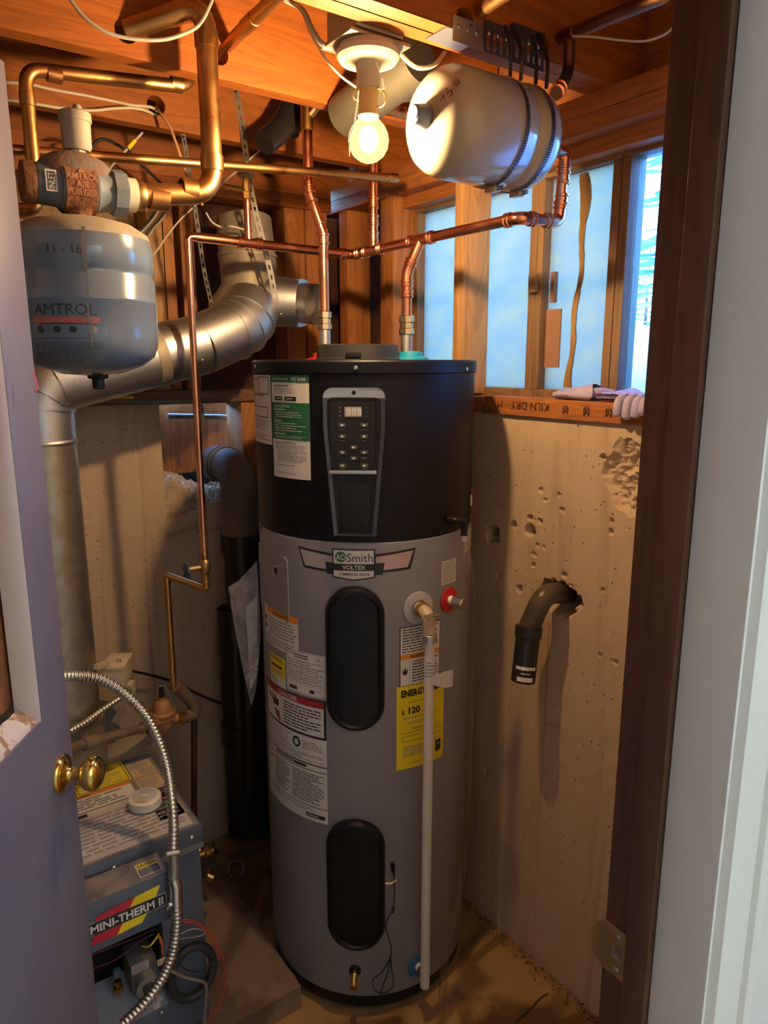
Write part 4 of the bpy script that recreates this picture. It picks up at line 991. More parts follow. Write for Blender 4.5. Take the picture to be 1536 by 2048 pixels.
for xx in (tA - .022, tA + .028): fit(cold, V((xx, YA, ZR + .003)), X_, .0115, .018, COPN)
part(MB().tube([V((tA - .03, YA, ZR + .003)), V((tA + .035, YA, ZR + .003))], .0128, 16), 'tee_fitting', COPN, cold)
tB = P(747, 500, x=XB).y
part(MB().tube([V((XB, tB + .04, ZR)), V((XB, tB - .04, ZR))], .0128, 16), 'tee_fitting', COPN, cold)
for dy in (.033, -.033): fit(cold, V((XB, tB + dy, ZR)), Y_, .0115, .018, COPN)
run(cold, [V((XB, tB, ZR)), V((XB, tB, 2.30))], .0115, COPN, 'riser_pipe')
for pz in (ZR + .032, P(748, 440, x=XB).z, P(748, 405, x=XB).z): fit(cold, V((XB, tB, pz)), Z_, .0115, .030, COPN)
dr = P(842, 482, x=XB).y; cold0 = V((pipe_cold.x, pipe_cold.y, zl))
k1 = V((pipe_cold.x, pipe_cold.y, P(808, 545, cy=1.79).z))
run(cold, [cold0 + Z_ * .02, k1, V((XB, dr, ZR))], .0125, COPN, 'drop_pipe', .03)
elbow(cold, cold0 + Z_ * .05, k1, V((XB, dr, ZR)), .0125, COPN, .02)
part(MB().tube([V((XB, dr + .045, ZR)), V((XB, dr - .045, ZR))], .0128, 16), 'tee_fitting', COPN, cold)
for dy in (.038, -.038): fit(cold, V((XB, dr + dy, ZR)), Y_, .0115, .018, COPN)
fit(cold, k1 - Z_ * .05, Z_, .0125, .02, COPN)
zn = P(811, 670, cy=1.79).z
part(MB().lathe([(.0145, zl), (.0145, zn)], (cold0.x, cold0.y, 0), (0, 0, 1), 20), 'steel_nipple', GALV, cold)
part(MB().lathe([(.016, zn), (.0185, zn + .002), (.0185, zn + .014), (.016, zn + .016), (.016, zn + .028), (.0185, zn + .030), (.0185, zn + .044), (.0155, zn + .046)], (cold0.x, cold0.y, 0), (0, 0, 1), 8), 'union_nut', M('union_brass_tin'), cold, flat=True)
# tap riser on the back run (with packing nut and flange)
tap = cold
zt0 = P(496, 400, y=YA).z; zt1 = P(493, 350, y=YA).z
run(tap, [V((tA, YA, ZR + .01)), V((tA, YA, zt0))], .0085, COPN)
fit(tap, V((tA, YA, ZR + .022)), Z_, .0085, .026, COPN)
part(MB().lathe([(.010, zt0), (.012, zt0 + .002), (.012, zt0 + .016), (.009, zt0 + .018), (.009, zt1)], (tA, YA, 0), (0, 0, 1), 6), 'union_nut', BRASSO, tap, flat=True)
part(MB().lathe([(.020, zt1 - .004), (.020, zt1 + .003), (.007, zt1 + .004), (.007, zt1 + .02)], (tA, YA, 0), (0, 0, 1), 20), 'flange', GALVD, tap)
run(tap, [V((tA, YA, zt0 + .02)), V((tA - .06, YA - .01, zt0 + .022))], .005, BRASS, 'side_port')
# thin feed line going down the wall with a valve, to the pressure regulator
fd = thing('boiler_feed_line', 'thin copper pipe dropping down the back wall to a small valve', 'copper pipe', (A0.x, YA, 1.0))
vz = P(412, 1128, y=1.685).z
J = V((A0.x, YA, ZR + .004)); K = P(417, 1180, y=1.69); K.x = A0.x; K.y = YA
L1 = P(333, 1150, y=1.80); L2 = P(349, 1375, y=1.80); L2.x, L2.y = L1.x, L1.y
run(fd, [J + X_ * .05, J, V((A0.x, YA, vz))], .0085, COPN, fil=.012)
run(fd, [V((A0.x, YA, vz)), V((A0.x, YA, K.z)), L1, L2], .0085, COPO, 'lower_pipe', .01)
fit(fd, V((A0.x, YA, ZR - .012)), Z_, .0085, .022, COPN, False); fit(fd, J + X_ * .02, X_, .0085, .022, COPN, False)
fit(fd, V((A0.x, YA, K.z + .012)), Z_, .0085, .02, COPO, False); fit(fd, L1 - Z_ * .012, Z_, .0085, .02, COPO, False); fit(fd, V((A0.x, YA, vz + .02)), Z_, .0085, .022, COPO, False)
part(MB().lathe([(.009, -.02), (.014, -.014), (.015, 0), (.014, .014), (.009, .02)], (A0.x, YA, vz - .012), (0, 0, 1), 16), 'valve_body', BRASSO, fd)
vd_ = (P(370, 1140, y=1.70) - V((A0.x, YA, vz - .012))); vd_.z = 0; vd_.normalize()
c = V((A0.x, YA, vz - .012)); part(MB().cyl(c, c + vd_ * .045, .007, 12), 'valve_stem', BRASSO, fd)
a, b, n = basis(vd_)
m = MB(); 
for k in range(6):
    t = 2 * PI * k / 6; m.sphere(c + vd_ * .048 + (a * math.cos(t) + b * math.sin(t)) * .017, .0065, 0, 10, 6)
m.lathe([(.012, .044), (.017, .046), (.017, .051), (.012, .053)], c, vd_, 18); part(m, 'valve_wheel', M('handle_blue', (.05, .07, .13), .4), fd)
# long thin old pipe with capped end
YL = 1.5715
lp = thing('capped_copper_pipe', 'long level old copper pipe with a soldered cap at one end', 'copper pipe', P(400, 328, y=YL))
a, b = P(-40, 295, y=YL), P(790, 356, y=YL); d = (b - a).normalized()
run(lp, [a, b], .0098, COPO); part(MB().lathe([(.0112, -.022), (.0112, .004), (.008, .009), (1e-4, .010)], b, d, 18), 'end_cap', COPO, lp)
# thick old pipe into the air purger
YT = 1.40
tp = thing('thick_copper_pipe', 'thick old copper pipe dropping from the joist and turning to the air purger', 'copper pipe', P(420, 200, y=YT))
T1 = P(427, 388, y=YT); T0 = V((T1.x, YT, P(413, 8, y=YT).z)); TJ = P(252, 62, y=1.48); TJ.z = min(TJ.z, 2.36)
pe = P(262, 390, y=YT)
run(tp, [TJ, V((T1.x, YT, T0.z)), T1, pe], .0195, COPO, fil=.05, seg=22)
for c, dd in ((V((T1.x, YT, T0.z - .06)), Z_), (V((T1.x, YT, T1.z + .055)), Z_), (T1 - X_ * .05, X_)): fit(tp, c, dd, .0195, .03, COPO, False)
part(MB().lathe([(.023, -.012), (.026, -.008), (.026, .006), (.023, .012)], pe + X_ * .012, X_, 16), 'male_adapter', BRASSO, tp)
fit(tp, pe + X_ * .05, X_, .0195, .035, COPO, False)
# medium old pipe with elbow
YM = 1.545
mp = thing('elbowed_copper_pipe', 'old copper pipe running under the joist with elbow turning down', 'copper pipe', P(52, 300, y=YM))
m0, m1, m2 = P(372, 174, y=YM), P(49, 137, y=YM), P(76, 425, y=YM); m2.x = m1.x
run(mp, [m0 + V((.03, .035, .05)), m0, m1, m2, m2 - X_ * .16], .0125, COPO, fil=.03)
for c, dd in ((m1 + X_ * .05, X_), (m1 - Z_ * .05, Z_), (m2 - X_ * .035, X_), (m0 - X_ * .02, X_)): fit(mp, c, dd, .0125, .026, COPO, False)
# pipes through the joist bays
def bay(name, label, a, b, r, mat, ends=True):
    t = thing(name, label, 'pipe', (V(a) + V(b)) / 2); run(t, [a, b], r, mat); fit(t, V(a).lerp(V(b), .5), V(b) - V(a), r, .05, mat, False, 'coupling'); return t
bay('joist_copper_pipe', 'dull copper pipe passing through a joist hole near the lamp cable', P(575, -30, y=1.20), P(438, 108, y=1.52), .0125, COPO)
bay('joist_copper_pipe', 'bright copper pipe passing through a joist hole above the hanging tank', P(1015, -15, y=.90), P(930, 42, y=1.12), .0105, COPO)
ip = thing('dark_branch_pipe', 'dark tarnished copper pipe with tee and drop above the window', 'pipe', P(1137, 90, y=1.0))
ia, ib, ic = P(1087, 95, y=1.12), P(1140, 68, y=.985), P(1330, -10, y=.72)
run(ip, [ia, ib, ic], .0105, COPD); 
id_ = P(1143, 150, y=.985); ie = P(1113, 186, y=.945); id_.x = ib.x
run(ip, [ib, V((ib.x, .985, id_.z)), ie], .0105, COPD, 'drop_pipe'); fit(ip, ib, ic - ib, .0105, .05, COPD, False, 'tee'); fit(ip, ie.lerp(id_, .15), ie - id_, .0105, .03, COPN, True)
# pipe disappearing behind the hanging tank
bt = thing('lamp_side_elbow', 'copper elbow behind the lamp heading toward the hanging tank', 'copper pipe', P(770, 215, y=1.445))
e0, e1_, e2_ = P(762, 150, y=1.445), P(764, 218, y=1.445), P(850, 228, y=1.445); e0.x = e1_.x; e0.z = 2.35
run(bt, [e0, e1_, e2_ + X_ * .25], .0115, COPO, fil=.025); fit(bt, P(800, 222, y=1.445), X_, .0115, .03, COPN)
# ================================================================== DUCTS, DRAINS
bd = thing('black_drain_pipe', 'black plastic drain pipe with elbow between two joists', 'pipe', P(565, 260, y=1.70))
run(bd, [P(528, 285, y=1.73), P(560, 262, y=1.74), P(640, 170, y=1.74) + Z_ * .06], .030, ABS, fil=.03, seg=22)
part(MB().lathe([(.031, -.02), (.034, -.018), (.034, .018), (.031, .02)], P(580, 245, y=1.74), P(640, 170, y=1.74) + Z_ * .06 - P(560, 262, y=1.74), 22), 'hub', ABS, bd)
gd = thing('grey_round_duct', 'grey metal duct lying in the joist bay behind the lamp', 'duct', P(760, 190, y=1.28))
run(gd, [P(690, 232, y=1.46), P(840, 118, y=1.22) ], .046, DUCTG, seg=28)
part(MB().lathe([(.047, -.008), (.050, -.006), (.050, .006), (.047, .008)], P(800, 150, y=1.29), P(840, 118, y=1.22) - P(690, 232, y=1.46), 28), 'seam_ring', DUCTG, gd)
# flue of the boiler
fl = thing('flue_duct', 'galvanized boiler flue with crimped elbows rising to a tee', 'duct', (.30, 1.80, .75))
DR = .076
v0 = V((.31, 1.82, .72)); v1 = V((.31, 1.82, 1.50)); 
q1 = P(175, 770, y=1.83); q2 = P(400, 690, y=1.83); q3 = P(470, 660, y=1.84)
part(MB().lathe([(DR, .737), (DR, P(100, 880, y=1.8).z)], (.31, 1.82, 0), (0, 0, 1), 36), 'vertical_duct', M('duct_old', (.48, .44, .36), .42, .9, (.38, .33, .25), 30), fl)
zA_ = P(100, 880, y=1.8).z
part(MB().lathe([(DR + .002, zA_ - .01), (DR + .004, zA_ - .004), (DR + .002, zA_), (DR, zA_ + .002), (DR, 1.475)], (.31, 1.82, 0), (0, 0, 1), 36), 'duct_collar', GALV, fl)
path = fillet([V((.31, 1.82, 1.44)), V((.31, 1.82, P(110, 785, y=1.82).z + .02)), q2], .12, 10)
part(MB().tube(path[:12], DR * 1.005, 36), 'elbow_duct', GALV, fl)
for i in (2, 5, 9): part(MB().tube([path[i] - (path[i + 1] - path[i]).normalized() * .004, path[i] + (path[i + 1] - path[i]).normalized() * .004], DR + .004, 36), 'seam_ring', GALV, fl)
part(MB().tube([path[11], q2], DR, 36), 'sloping_duct', GALV, fl)
part(MB().tube([path[11].lerp(q2, .6), path[11].lerp(q2, .68)], DR + .0012, 36), 'dark_band', GALVD, fl)
el = fillet([q2, q3 + (q3 - q2).normalized() * .03, P(505, 610, y=1.88)], .10, 10)
part(MB().tube(el, DR * 1.01, 36), 'elbow_duct', GALV, fl)
for i in (1, 5, 9): part(MB().tube([el[i], el[i] + (el[i + 1] - el[i]).normalized() * .007], DR + .005, 36), 'seam_ring', GALV, fl)
part(MB().tube([P(455, 640, y=1.97), P(500, 590, y=1.92), P(495, 520, y=1.95), P(488, 440, y=1.97)], lambda i: (DR * .9, DR * 1.08, DR * 1.05, DR * 1.0)[i], 36), 'flue_riser', GALVD, fl)
rz = P(495, 515, y=1.95); part(MB().tube([rz, rz + Z_ * .006], DR * 1.10, 36), 'seam_ring', GALVD, fl)
o1, o2, o3 = P(500, 600, y=1.93), P(600, 606, y=1.84), P(634, 609, y=1.785)
part(MB().tube([o1, o2], lambda i: (DR * 1.0, DR * .84)[i], 36, caps=False), 'tee_body', GALV, fl)
dd = (o3 - o2).normalized()
m = MB(); m.tube([o2, o3], DR * .72, 32, caps=False); m.tube([o3, o2], DR * .70, 32, caps=False); part(m, 'open_collar', GALV, fl)
part(MB().tube([o2 + dd * .012, o2 + dd * .013], DR * .70, 32), 'collar_inside', GALVD, fl)
part(MB().tube([o2 - dd * .003, o2 + dd * .004], DR * .86, 32), 'seam_ring', GALV, fl)
for px, py, yy in ((562, 628, 1.80), (592, 618, 1.79), (405, 720, 1.752)): part(MB().sphere(P(px, py, y=yy), .003, 0, 8, 6), 'sheet_screw', STEEL, fl)
# hanging straps with punched holes
def strap(label, pts, w=.0075, holes=True):
    pp = resample(cat(pts, 8), .012); t = thing('perforated_strap', label, 'metal strap', pp[0])
    side = V((CY, -SY, 0)); mb = MB(); vv = []; ff = []
    for i, p in enumerate(pp):
        for k in (-1, -.35, .35, 1): vv.append(p + side * (w * k))
    for i in range(len(pp) - 1):
        for k in range(3):
            if k == 1 and i % 2 and holes: continue
            ff.append((i * 4 + k, i * 4 + k + 1, i * 4 + k + 5, i * 4 + k + 4))
    mb.add(vv, ff); n = len(vv); mb.add([v + V((SY, CY, 0)) * .0012 for v in map(V, vv)], [f[::-1] for f in ff])
    part(mb, 'strap_band', STRAPM, t, flat=True); part(MB().lathe([(.004, 0), (.003, .002), (1e-4, .0025)], pp[0] + V((-SY, -CY, 0)) * .001 + (pp[1] - pp[0]) * .6, (-SY, -CY, 0), 10), 'nail_head', STEEL, t)
strap('perforated steel strap from the joist past the round flange to the flue elbow', [P(471, 178, y=1.838), P(487, 270, y=1.832), P(497, 355, y=1.79), P(515, 440, y=1.77), P(540, 540, y=1.76), P(552, 610, y=1.755)])
strap('perforated steel strap hanging behind the copper corner to the flue seam', [P(366, 268, y=1.838), P(378, 340, y=1.85), P(395, 450, y=1.86), P(408, 540, y=1.86), P(424, 612, y=1.80)], .0055)
# foundation drain on the back wall and capped stub on the window wall
ad = thing('wall_drain_pipe', 'dusty black drain elbow leaving the broken notch and dropping to the floor', 'pipe', P(490, 1100, y=1.95))
d0, d1, d2 = P(430, 925, y=2.19), P(476, 935, y=2.02), P(492, 1065, y=2.02); d2.x, d2.y = d1.x, d1.y
run(ad, [d0, d1, d2], .055, ABSD, fil=.11, seg=28)
part(MB().lathe([(.054, .072), (.054, d2.z - .06), (.064, d2.z - .06), (.064, d2.z), (.054, d2.z)], (d1.x, d1.y, 0), (0, 0, 1), 28), 'lower_pipe', ABS, ad)
for k in (.16, .24): c = V(d0).lerp(V(d1), k * 2); part(MB().tube([c, c + (d1 - d0).normalized() * .008], .059, 28), 'hub_ring', ABSD, ad)
sp_ = thing('abs_stub', 'short black plastic pipe elbowing out of the ragged wall hole', 'pipe', hole_q)
s0 = P(1138, 1186, x=W + .05); s1 = P(1080, 1196, x=1.235); s2 = P(1058, 1255, x=1.225); s3 = P(1046, 1362, x=1.205)
run(sp_, [s0, P(1088, 1186, x=1.24), s2], .0255, M('abs_worn', (.045, .034, .024), .35, 0, (.10, .075, .05), 12), 'elbow_pipe', .06, 24)
dd = (s3 - s2).normalized()
part(MB().lathe([(.027, -.004), (.0325, -.003), (.0325, .022), (.029, .024), (.029, (s3 - s2).length), (.0265, (s3 - s2).length), (.0265, .01)], s2, dd, 28), 'coupling', ABS, sp_)
aa, bb, nn_ = basis(dd)
fr = (V((0, 0, 1.62)) + V((0, 0, -.6)) - s3); fr = (fr - dd * fr.dot(dd)).normalized(); rt = dd.cross(fr)
Ls = (s3 - s2).length
s_ = Sheet(lambda u, v, L: s2 + dd * (Ls * .82 - v) + (fr * math.cos(u / .029) + rt * math.sin(u / .029)) * (.0291 + L), .075, .05, [WHITE], .004)
s_.lines(.12, .1, .88, .32, 1, WHITE, .7, gap=.06); s_.lines(.2, .62, .8, .88, 1, WHITE, .8, gap=.06); s_.lines(.3, .42, .6, .5, 1, WHITE, .5); s_.build('white_print', sp_)
# ================================================================== HANGING EXPANSION TANK
et = thing('expansion_tank', 'beige expansion tank strapped on its side under the joist', 'tank', (1.0, 1.075, 2.04))
TR = .093; tx0, tx1 = .862, 1.120; tz = 2.040
pr = [(.0001, tx0 - .012), (.03, tx0 - .0115), (.055, tx0 - .008), (.071, tx0 - .001), (.083, tx0 + .010), (.090, tx0 + .024), (TR, tx0 + .045), (TR, tx0 + .172), (TR - .004, tx0 + .178), (TR - .004, tx0 + .186), (TR, tx0 + .192), (TR, tx1 - .045), (.090, tx1 - .024), (.083, tx1 - .010), (.071, tx1 + .001), (.055, tx1 + .008), (.03, tx1 + .012), (.0001, tx1 + .0125)]
part(MB().lathe(pr, (0, 1.075, tz), (1, 0, 0), 72, caps=False), 'tank_shell', CREAM, et)
cp = part(MB().lathe([(.021, 0), (.021, .004), (.017, .020), (.0165, .026), (.014, .028), (1e-4, .028)], (tx0 - .012, 1.075, tz), (-1, 0, 0), 28), 'valve_cap', M('cap_blue_grey', (.13, .16, .24), .45), et)
part(MB().lathe([(.0135, 0), (.0135, .0006), (1e-4, .0006)], (tx0 - .0402, 1.075, tz), (-1, 0, 0), 24), 'cap_disc', M('cap_light_blue', (.25, .38, .55), .4), cp)
part(MB().cyl((tx1 + .008, 1.075, tz), (tx1 + .055, 1.075, tz), .012, 8), 'brass_port', M('union_brass_tin'), et)
hq = P(898, 182, x=tx0 - .006); hu, hv_ = V((0, -.55, .83)), V((0, .83, .55))
def domefn(u, v, L):
    p = V((0, hq.y, hq.z)) + hu * u + hv_ * v; r = math.hypot(p.y - 1.075, p.z - tz)
    return V((tx0 - .0122 + .0112 * (r / .071) ** 2.4 - L, p.y, p.z))
s_ = Sheet(domefn, .046, .022, [HANDW], .005); s_.lift = .0012
s_.text(.33, .5, .8, '75', HANDW, bold=.01); s_.text(.85, .55, .7, '#', HANDW); s_.build('handwriting', et)
def hoop(x, r, w, mat, name, parent, a0=0, a1=2 * PI):
    return part(MB().lathe([(r, -w / 2), (r + .0012, -w / 2), (r + .0012, w / 2), (r, w / 2)], (x, 1.075, tz), (1, 0, 0), 72, caps=False, a0=a0, a1=a1), name, mat, parent)
for hx_ in (1.008, 1.074):
    hc = hoop(hx_, TR + .0005, .0105, M('clamp_steel', (.50, .50, .52), .3, 1), 'hose_clamp', et)
    mb = MB()
    for k in range(64):                 # punched worm slots
        t = PI * (.42 + .95 * k / 64) - PI / 2
        a, b, n = basis((1, 0, 0)); rd = V((0, -math.cos(t), math.sin(t) * -1)); rd = V((0, -math.cos(t), -math.sin(t)))
        tgv = V((0, math.sin(t), -math.cos(t)))
        mb.obox(V((hx_, 1.075, tz)) + rd * (TR + .0022), (1, 0, 0), tgv, rd, .0038, .0011, .0005)
    part(mb, 'worm_slots', INK, hc)['kind'] = 'stuff'
    sc_c = V((hx_, 1.068, tz - TR - .006)); part(MB().obox(sc_c, (1, 0, 0), (0, 1, 0), (0, 0, 1), .008, .014, .006), 'clamp_screw_housing', M('clamp_steel'), hc, bev=.002)
    part(MB().cyl(sc_c + V((0, -.012, -.001)), sc_c + V((0, -.026, -.001)), .0045, 8), 'clamp_screw', STEEL, hc)
    part(MB().tube(cat([V((hx_, 1.03, tz + TR * .9)), V((hx_ - .012, 1.02, 2.165)), V((hx_ - .02, 1.027, 2.20))], 6), .005, 8, flat=.25), 'strap_tail', M('clamp_dark', (.06, .06, .07), .35, .8), hc)
    part(MB().tube(cat([V((hx_ + .002, 1.005, tz + TR * .75)), V((hx_ - .004, 1.0, 2.155)), V((hx_ - .006, 1.026, 2.205))], 6), .005, 8, flat=.25), 'strap_tail', M('clamp_dark'), hc)
# punched steel brackets on the joist
def bracket(label, x0, x1, z0, z1, slots, mat):
    hs = []
    for i in range(slots):
        u = x0 + (x1 - x0) * (i + .7) / (slots + .4); zc = z0 + (z1 - z0) * .36
        hs.append([(u + .0042 * math.cos(t), zc + (.011 if math.sin(t) > 0 else -.011) + .0042 * math.sin(t)) for t in [2 * PI * k / 12 + .01 for k in range(12)]])
    for i in range(slots + 1): hs.append(circ(x0 + (x1 - x0) * (i + .35) / (slots + .6), z0 + (z1 - z0) * .82, .0022, 8))
    t = thing('joist_bracket', label, 'bracket', (x0, 1.03, z0))
    part(MB().prism([(x0, z0), (x1, z0), (x1, z1), (x0, z1)], hs, lambda u, v, w: (u, 1.0305 - w, v), .0018), 'punched_plate', mat, t, fix=True)
    for i in range(3): part(MB().lathe([(.0045, 0), (.003, .0025), (1e-4, .003)], (x0 + (x1 - x0) * (.2 + .3 * i), 1.0286, z0 + (z1 - z0) * .62), (0, -1, 0), 8), 'nail_head', STEEL, t)
    return t
ba = P(925, 90, y=1.03); bb_ = P(1062, 150, y=1.03)
bracket('plain galvanized bracket plate bent around the joist edge', .87, .938, 2.150, 2.190, 0, GALV)
bracket('slotted bracket plate between the two hose clamp straps', .94, 1.01, 2.150, 2.200, 4, M('bracket_dark', (.22, .23, .26), .35, .9))
bracket('slotted bracket plate at the window end of the joist', 1.012, 1.092, 2.148, 2.212, 5, M('bracket_dark'))
part(MB().box(.86, .94, 1.031, 1.09, 2.1688, 2.1712), 'bent_flange', GALV, bpy.data.objects['joist_bracket'])
# ================================================================== GREY TANK AND AIR PURGER
gt = thing('grey_expansion_tank', 'blue grey boiler expansion tank with black printed lettering hanging below the purger', 'tank', P(175, 750, y=YT))
gl, gr = P(48, 620, y=YT), P(296, 620, y=YT); gc = P(172, 600, y=YT); GX = gc.x; GR = .121
gz1, gz0 = P(172, 436, y=YT).z, P(185, 752, y=YT).z
hgt = gz1 - gz0
part(MB().lathe([(1e-4, gz0), (.05, gz0 + .004), (.09, gz0 + .018), (.112, gz0 + .034), (GR - .002, gz0 + .052), (GR, gz0 + .07), (GR, gz0 + .125), (GR + .002, gz0 + .128), (GR + .002, gz0 + .131), (GR, gz0 + .134), (GR, gz0 + .168), (GR - .003, gz0 + .172), (GR - .003, gz0 + .178), (GR, gz0 + .182), (GR, gz0 + .215), (GR - .004, gz0 + .235)], (GX, YT, 0), (0, 0, 1), 72, caps=False), 'tank_shell', TANKG, gt)
part(MB().lathe([(GR - .004, gz0 + .235), (.112, gz0 + .246), (.09, gz0 + .260), (.05, gz1 - .004), (1e-4, gz1)], (GX, YT, 0), (0, 0, 1), 72, caps=False), 'dusty_dome', TANKTOP, gt)
part(MB().lathe([(.009, gz0 - .024), (.011, gz0 - .022), (.011, gz0 - .006), (.018, gz0 - .004), (.02, gz0 + .004)], (GX + .01, YT, 0), (0, 0, 1), 12), 'air_valve', BLACK, gt)
pzb = P(165, 425, y=YT).z
part(MB().lathe([(.012, gz1 - .004), (.014, gz1), (.014, pzb + .008), (.011, pzb + .01)], (GX, YT, 0), (0, 0, 1), 8), 'hex_nipple', M('nipple_blue', (.35, .42, .5), .4, .8), gt, flat=True)
# front of the tank faces the camera
gth = math.atan2(-GX, YT)
def gfn(t0, z0): return lambda u, v, L: V((GX + (GR + L) * math.sin(t0 + u / GR), YT - (GR + L) * math.cos(t0 + u / GR), z0 + v))
s_ = Sheet(gfn(gth - .30, gz0 + .106), .105, .03, [INK], .01); s_.text(.5, .35, .60, 'AMTROL', INK, wmax=1.0); s_.rect(-.03, .76, 1.03, 1.08, M('faded_red', (.40, .10, .08), .5)); s_.build('brand_print', gt)
s_ = Sheet(gfn(gth - .30, gz0 + .064), .105, .05, [INK], .01); s_.lines(.1, .0, 1, .08, 1, INK)
for u in (.1, .38, .62): s_.poly([(u + .06 * math.cos(t), .22 + .11 * math.sin(t)) for t in [2 * PI * i / 16 for i in range(16)]], INK, 1)
s_.rect(.85, .12, .98, .33, INKG); s_.lines(.0, .48, 1, .53, 1, INK); s_.lines(-.02, .62, 1.05, 1.35, 11, INK, .3); s_.build('fine_print', gt)
s_ = Sheet(gfn(gth - .22, gz0 + .205), .06, .02, [INK], .01); s_.text(.5, .5, .7, '11 - 16', INK, wmax=1); s_.build('handwritten_date', gt)
part(MB().grid(lambda u, v: gfn(gth + .03, gz0 + .145)((u - .5) * (.004 + .002 * math.sin(v * 9)) + .0012 * math.sin(v * 14), (v - .5) * .19, .0009), 2, 60), 'rust_drip', M('drip_rust', (.17, .15, .11), .5), gt)
pu = thing('air_purger', 'rusty cast iron air purger with raised lettering above the grey tank', 'air purger', P(165, 385, y=YT))
pz = P(165, 378, y=YT).z; PX = GX + .0
xL, xR = P(68, 385, y=YT).x, P(252, 392, y=YT).x
prof = [(.030, xL), (.033, xL + .004), (.034, xL + .03), (.036, xL + .04), (.040, GX - .03), (.041, GX), (.040, GX + .03), (.036, xR - .05), (.034, xR - .035), (.034, xR - .004), (.030, xR)]
part(MB().lathe(prof, (0, YT, pz), (1, 0, 0), 32), 'iron_body', IRONB, pu)
m = MB().lathe([(.0432, GX - .026), (.0436, GX), (.0432, GX + .026)], (0, YT, pz), (1, 0, 0), 40, caps=False); part(m, 'rust_coat', RUST, pu)
m = MB(); m.sphere((GX, YT, pz + .018), .046, 0, 32, 16, (1.45, .82, .92)); part(m, 'dome', M('dome_rust', (.20, .09, .045), .85, .2, (.17, .17, .17), 12, bm=.4), pu)
part(MB().lathe([(.020, pz - .051), (.022, pz - .043), (.030, pz - .036)], (GX, YT, 0), (0, 0, 1), 20), 'bottom_boss', RUST, pu)
part(MB().lathe([(.034, xR - .028), (.040, xR - .026), (.040, xR - .004), (.034, xR - .002)], (0, YT, pz), (1, 0, 0), 8), 'hex_end', IRONB, pu, flat=True)
part(MB().lathe([(.024, xR - .002), (.029, xR), (.029, xR + .016), (.024, xR + .018)], (0, YT, pz), (1, 0, 0), 24), 'thread_seal', M('thread_tape', (.55, .50, .38), .7), pu)
part(MB().lathe([(.033, xL - .018), (.034, xL - .016), (.034, xL), (.03, xL + .002)], (0, YT, pz), (1, 0, 0), 24), 'end_ring', RUST, pu)
t_ = -math.radians(20)
pfn = lambda u, v, L: V((GX + u, YT - (.0438 + L) * math.cos(v / .043), pz + (.0438 + L) * math.sin(v / .043)))
mb = Sheet(pfn, .056, .056, [RUST], .02); mb.lift = .0012
for v, s in ((.32, 'AMTROL'), (.53, 'AIR'), (.74, 'PURGER')): mb.text(.5, v, .17, s, M('raised_rust', (.36, .17, .085), .8), bold=.02, wmax=.95, lev=2)
mb.poly([(.38, .2), (.5, .02), (.62, .2)], M('raised_rust'), 1); mb.build('raised_lettering', pu)
s_ = Sheet(lambda u, v, L: V((xL + .022 + u, YT - .0345 - L, pz + v)), .018, .034, [WHITE]); s_.rect(0, 0, 1, 1, M('tab_white', (.5, .5, .48), .6)); s_.rect(.15, .08, .85, .92, INK, 1); s_.text(.5, .5, .3, 'INLET', M('tab_white'), lev=2, rot=PI / 2, wmax=1.4); s_.build('inlet_tab', pu)
av = thing('float_air_vent', 'cream cylinder float vent standing on the air purger', 'air vent', (GX, YT, pz + .05))
az0, az1 = P(155, 300, y=YT).z, P(150, 225, y=YT).z; ax_ = P(152, 265, y=YT).x
part(MB().lathe([(.012, az0 - .02), (.014, az0 - .01), (.014, az0)], (ax_, YT, 0), (0, 0, 1), 8), 'hex_base', M('vent_cream', (.48, .42, .33), .6, .1, (.36, .31, .24), 12), av, flat=True)
part(MB().lathe([(.020, az0 - .002), (.024, az0 + .004), (.0245, az1 - .014)], (ax_, YT, 0), (0, 0, 1), 32), 'float_cylinder', M('vent_cream'), av)
part(MB().lathe([(.0262, az1 - .016), (.0268, az1 - .014), (.0268, az1 - .002), (.024, az1), (1e-4, az1 + .001)], (ax_, YT, 0), (0, 0, 1), 32), 'vent_lid', M('vent_cream'), av)
part(MB().lathe([(.0075, az1), (.0075, az1 + .010), (.005, az1 + .013), (1e-4, az1 + .013)], (ax_ + .005, YT, 0), (0, 0, 1), 14), 'vent_cap', M('vent_cream'), av)
# ================================================================== CABLES
def cable(label, pts, r, mat, name='electric_cable', n=8): return tag(MB().tube(cat(pts, n), r, 8).build(name, mat), label, 'cable')
cable('grey cable drooping in a loop in front of the joist', [P(130, -15, y=1.36), P(175, 40, y=1.36), P(235, 72, y=1.36), P(320, 80, y=1.36), P(380, 62, y=1.36), P(405, 40, y=1.36), P(430, -12, y=1.36)], .0032, CABLEG)
cable('thin cream cable sagging from the joist to the lamp socket', [P(580, 4, y=1.25), P(604, 25, y=1.22), P(618, 60, y=1.18), P(650, 115, y=1.15), P(680, 150, y=1.145), P(712, 174, y=1.145)], .0022, CABLE)
cable('grey armored cable running into the lamp box', [P(570, 0, y=1.28), P(605, 20, y=1.26), P(625, 60, y=1.22), P(645, 88, y=1.20), P(664, 96, y=1.19)], .0045, M('grey_cable_sheath', (.42, .40, .36), .5))
cable('thick cream cable curling beside the lamp box', [P(790, 88, y=1.165), P(808, 115, y=1.15), P(835, 135, y=1.14), P(868, 130, y=1.135), P(890, 105, y=1.135)], .0042, M('cable_yellow', (.66, .56, .34), .5))
cable('upper of two white cables stapled along the joist', [P(-20, 162, y=1.832), P(55, 168, y=1.832), P(100, 178, y=1.832), P(165, 190, y=1.832), P(225, 202, y=1.832), P(262, 210, y=1.825), P(300, 214, y=1.836), P(315, 222, y=1.86)], .0034, CABLE)
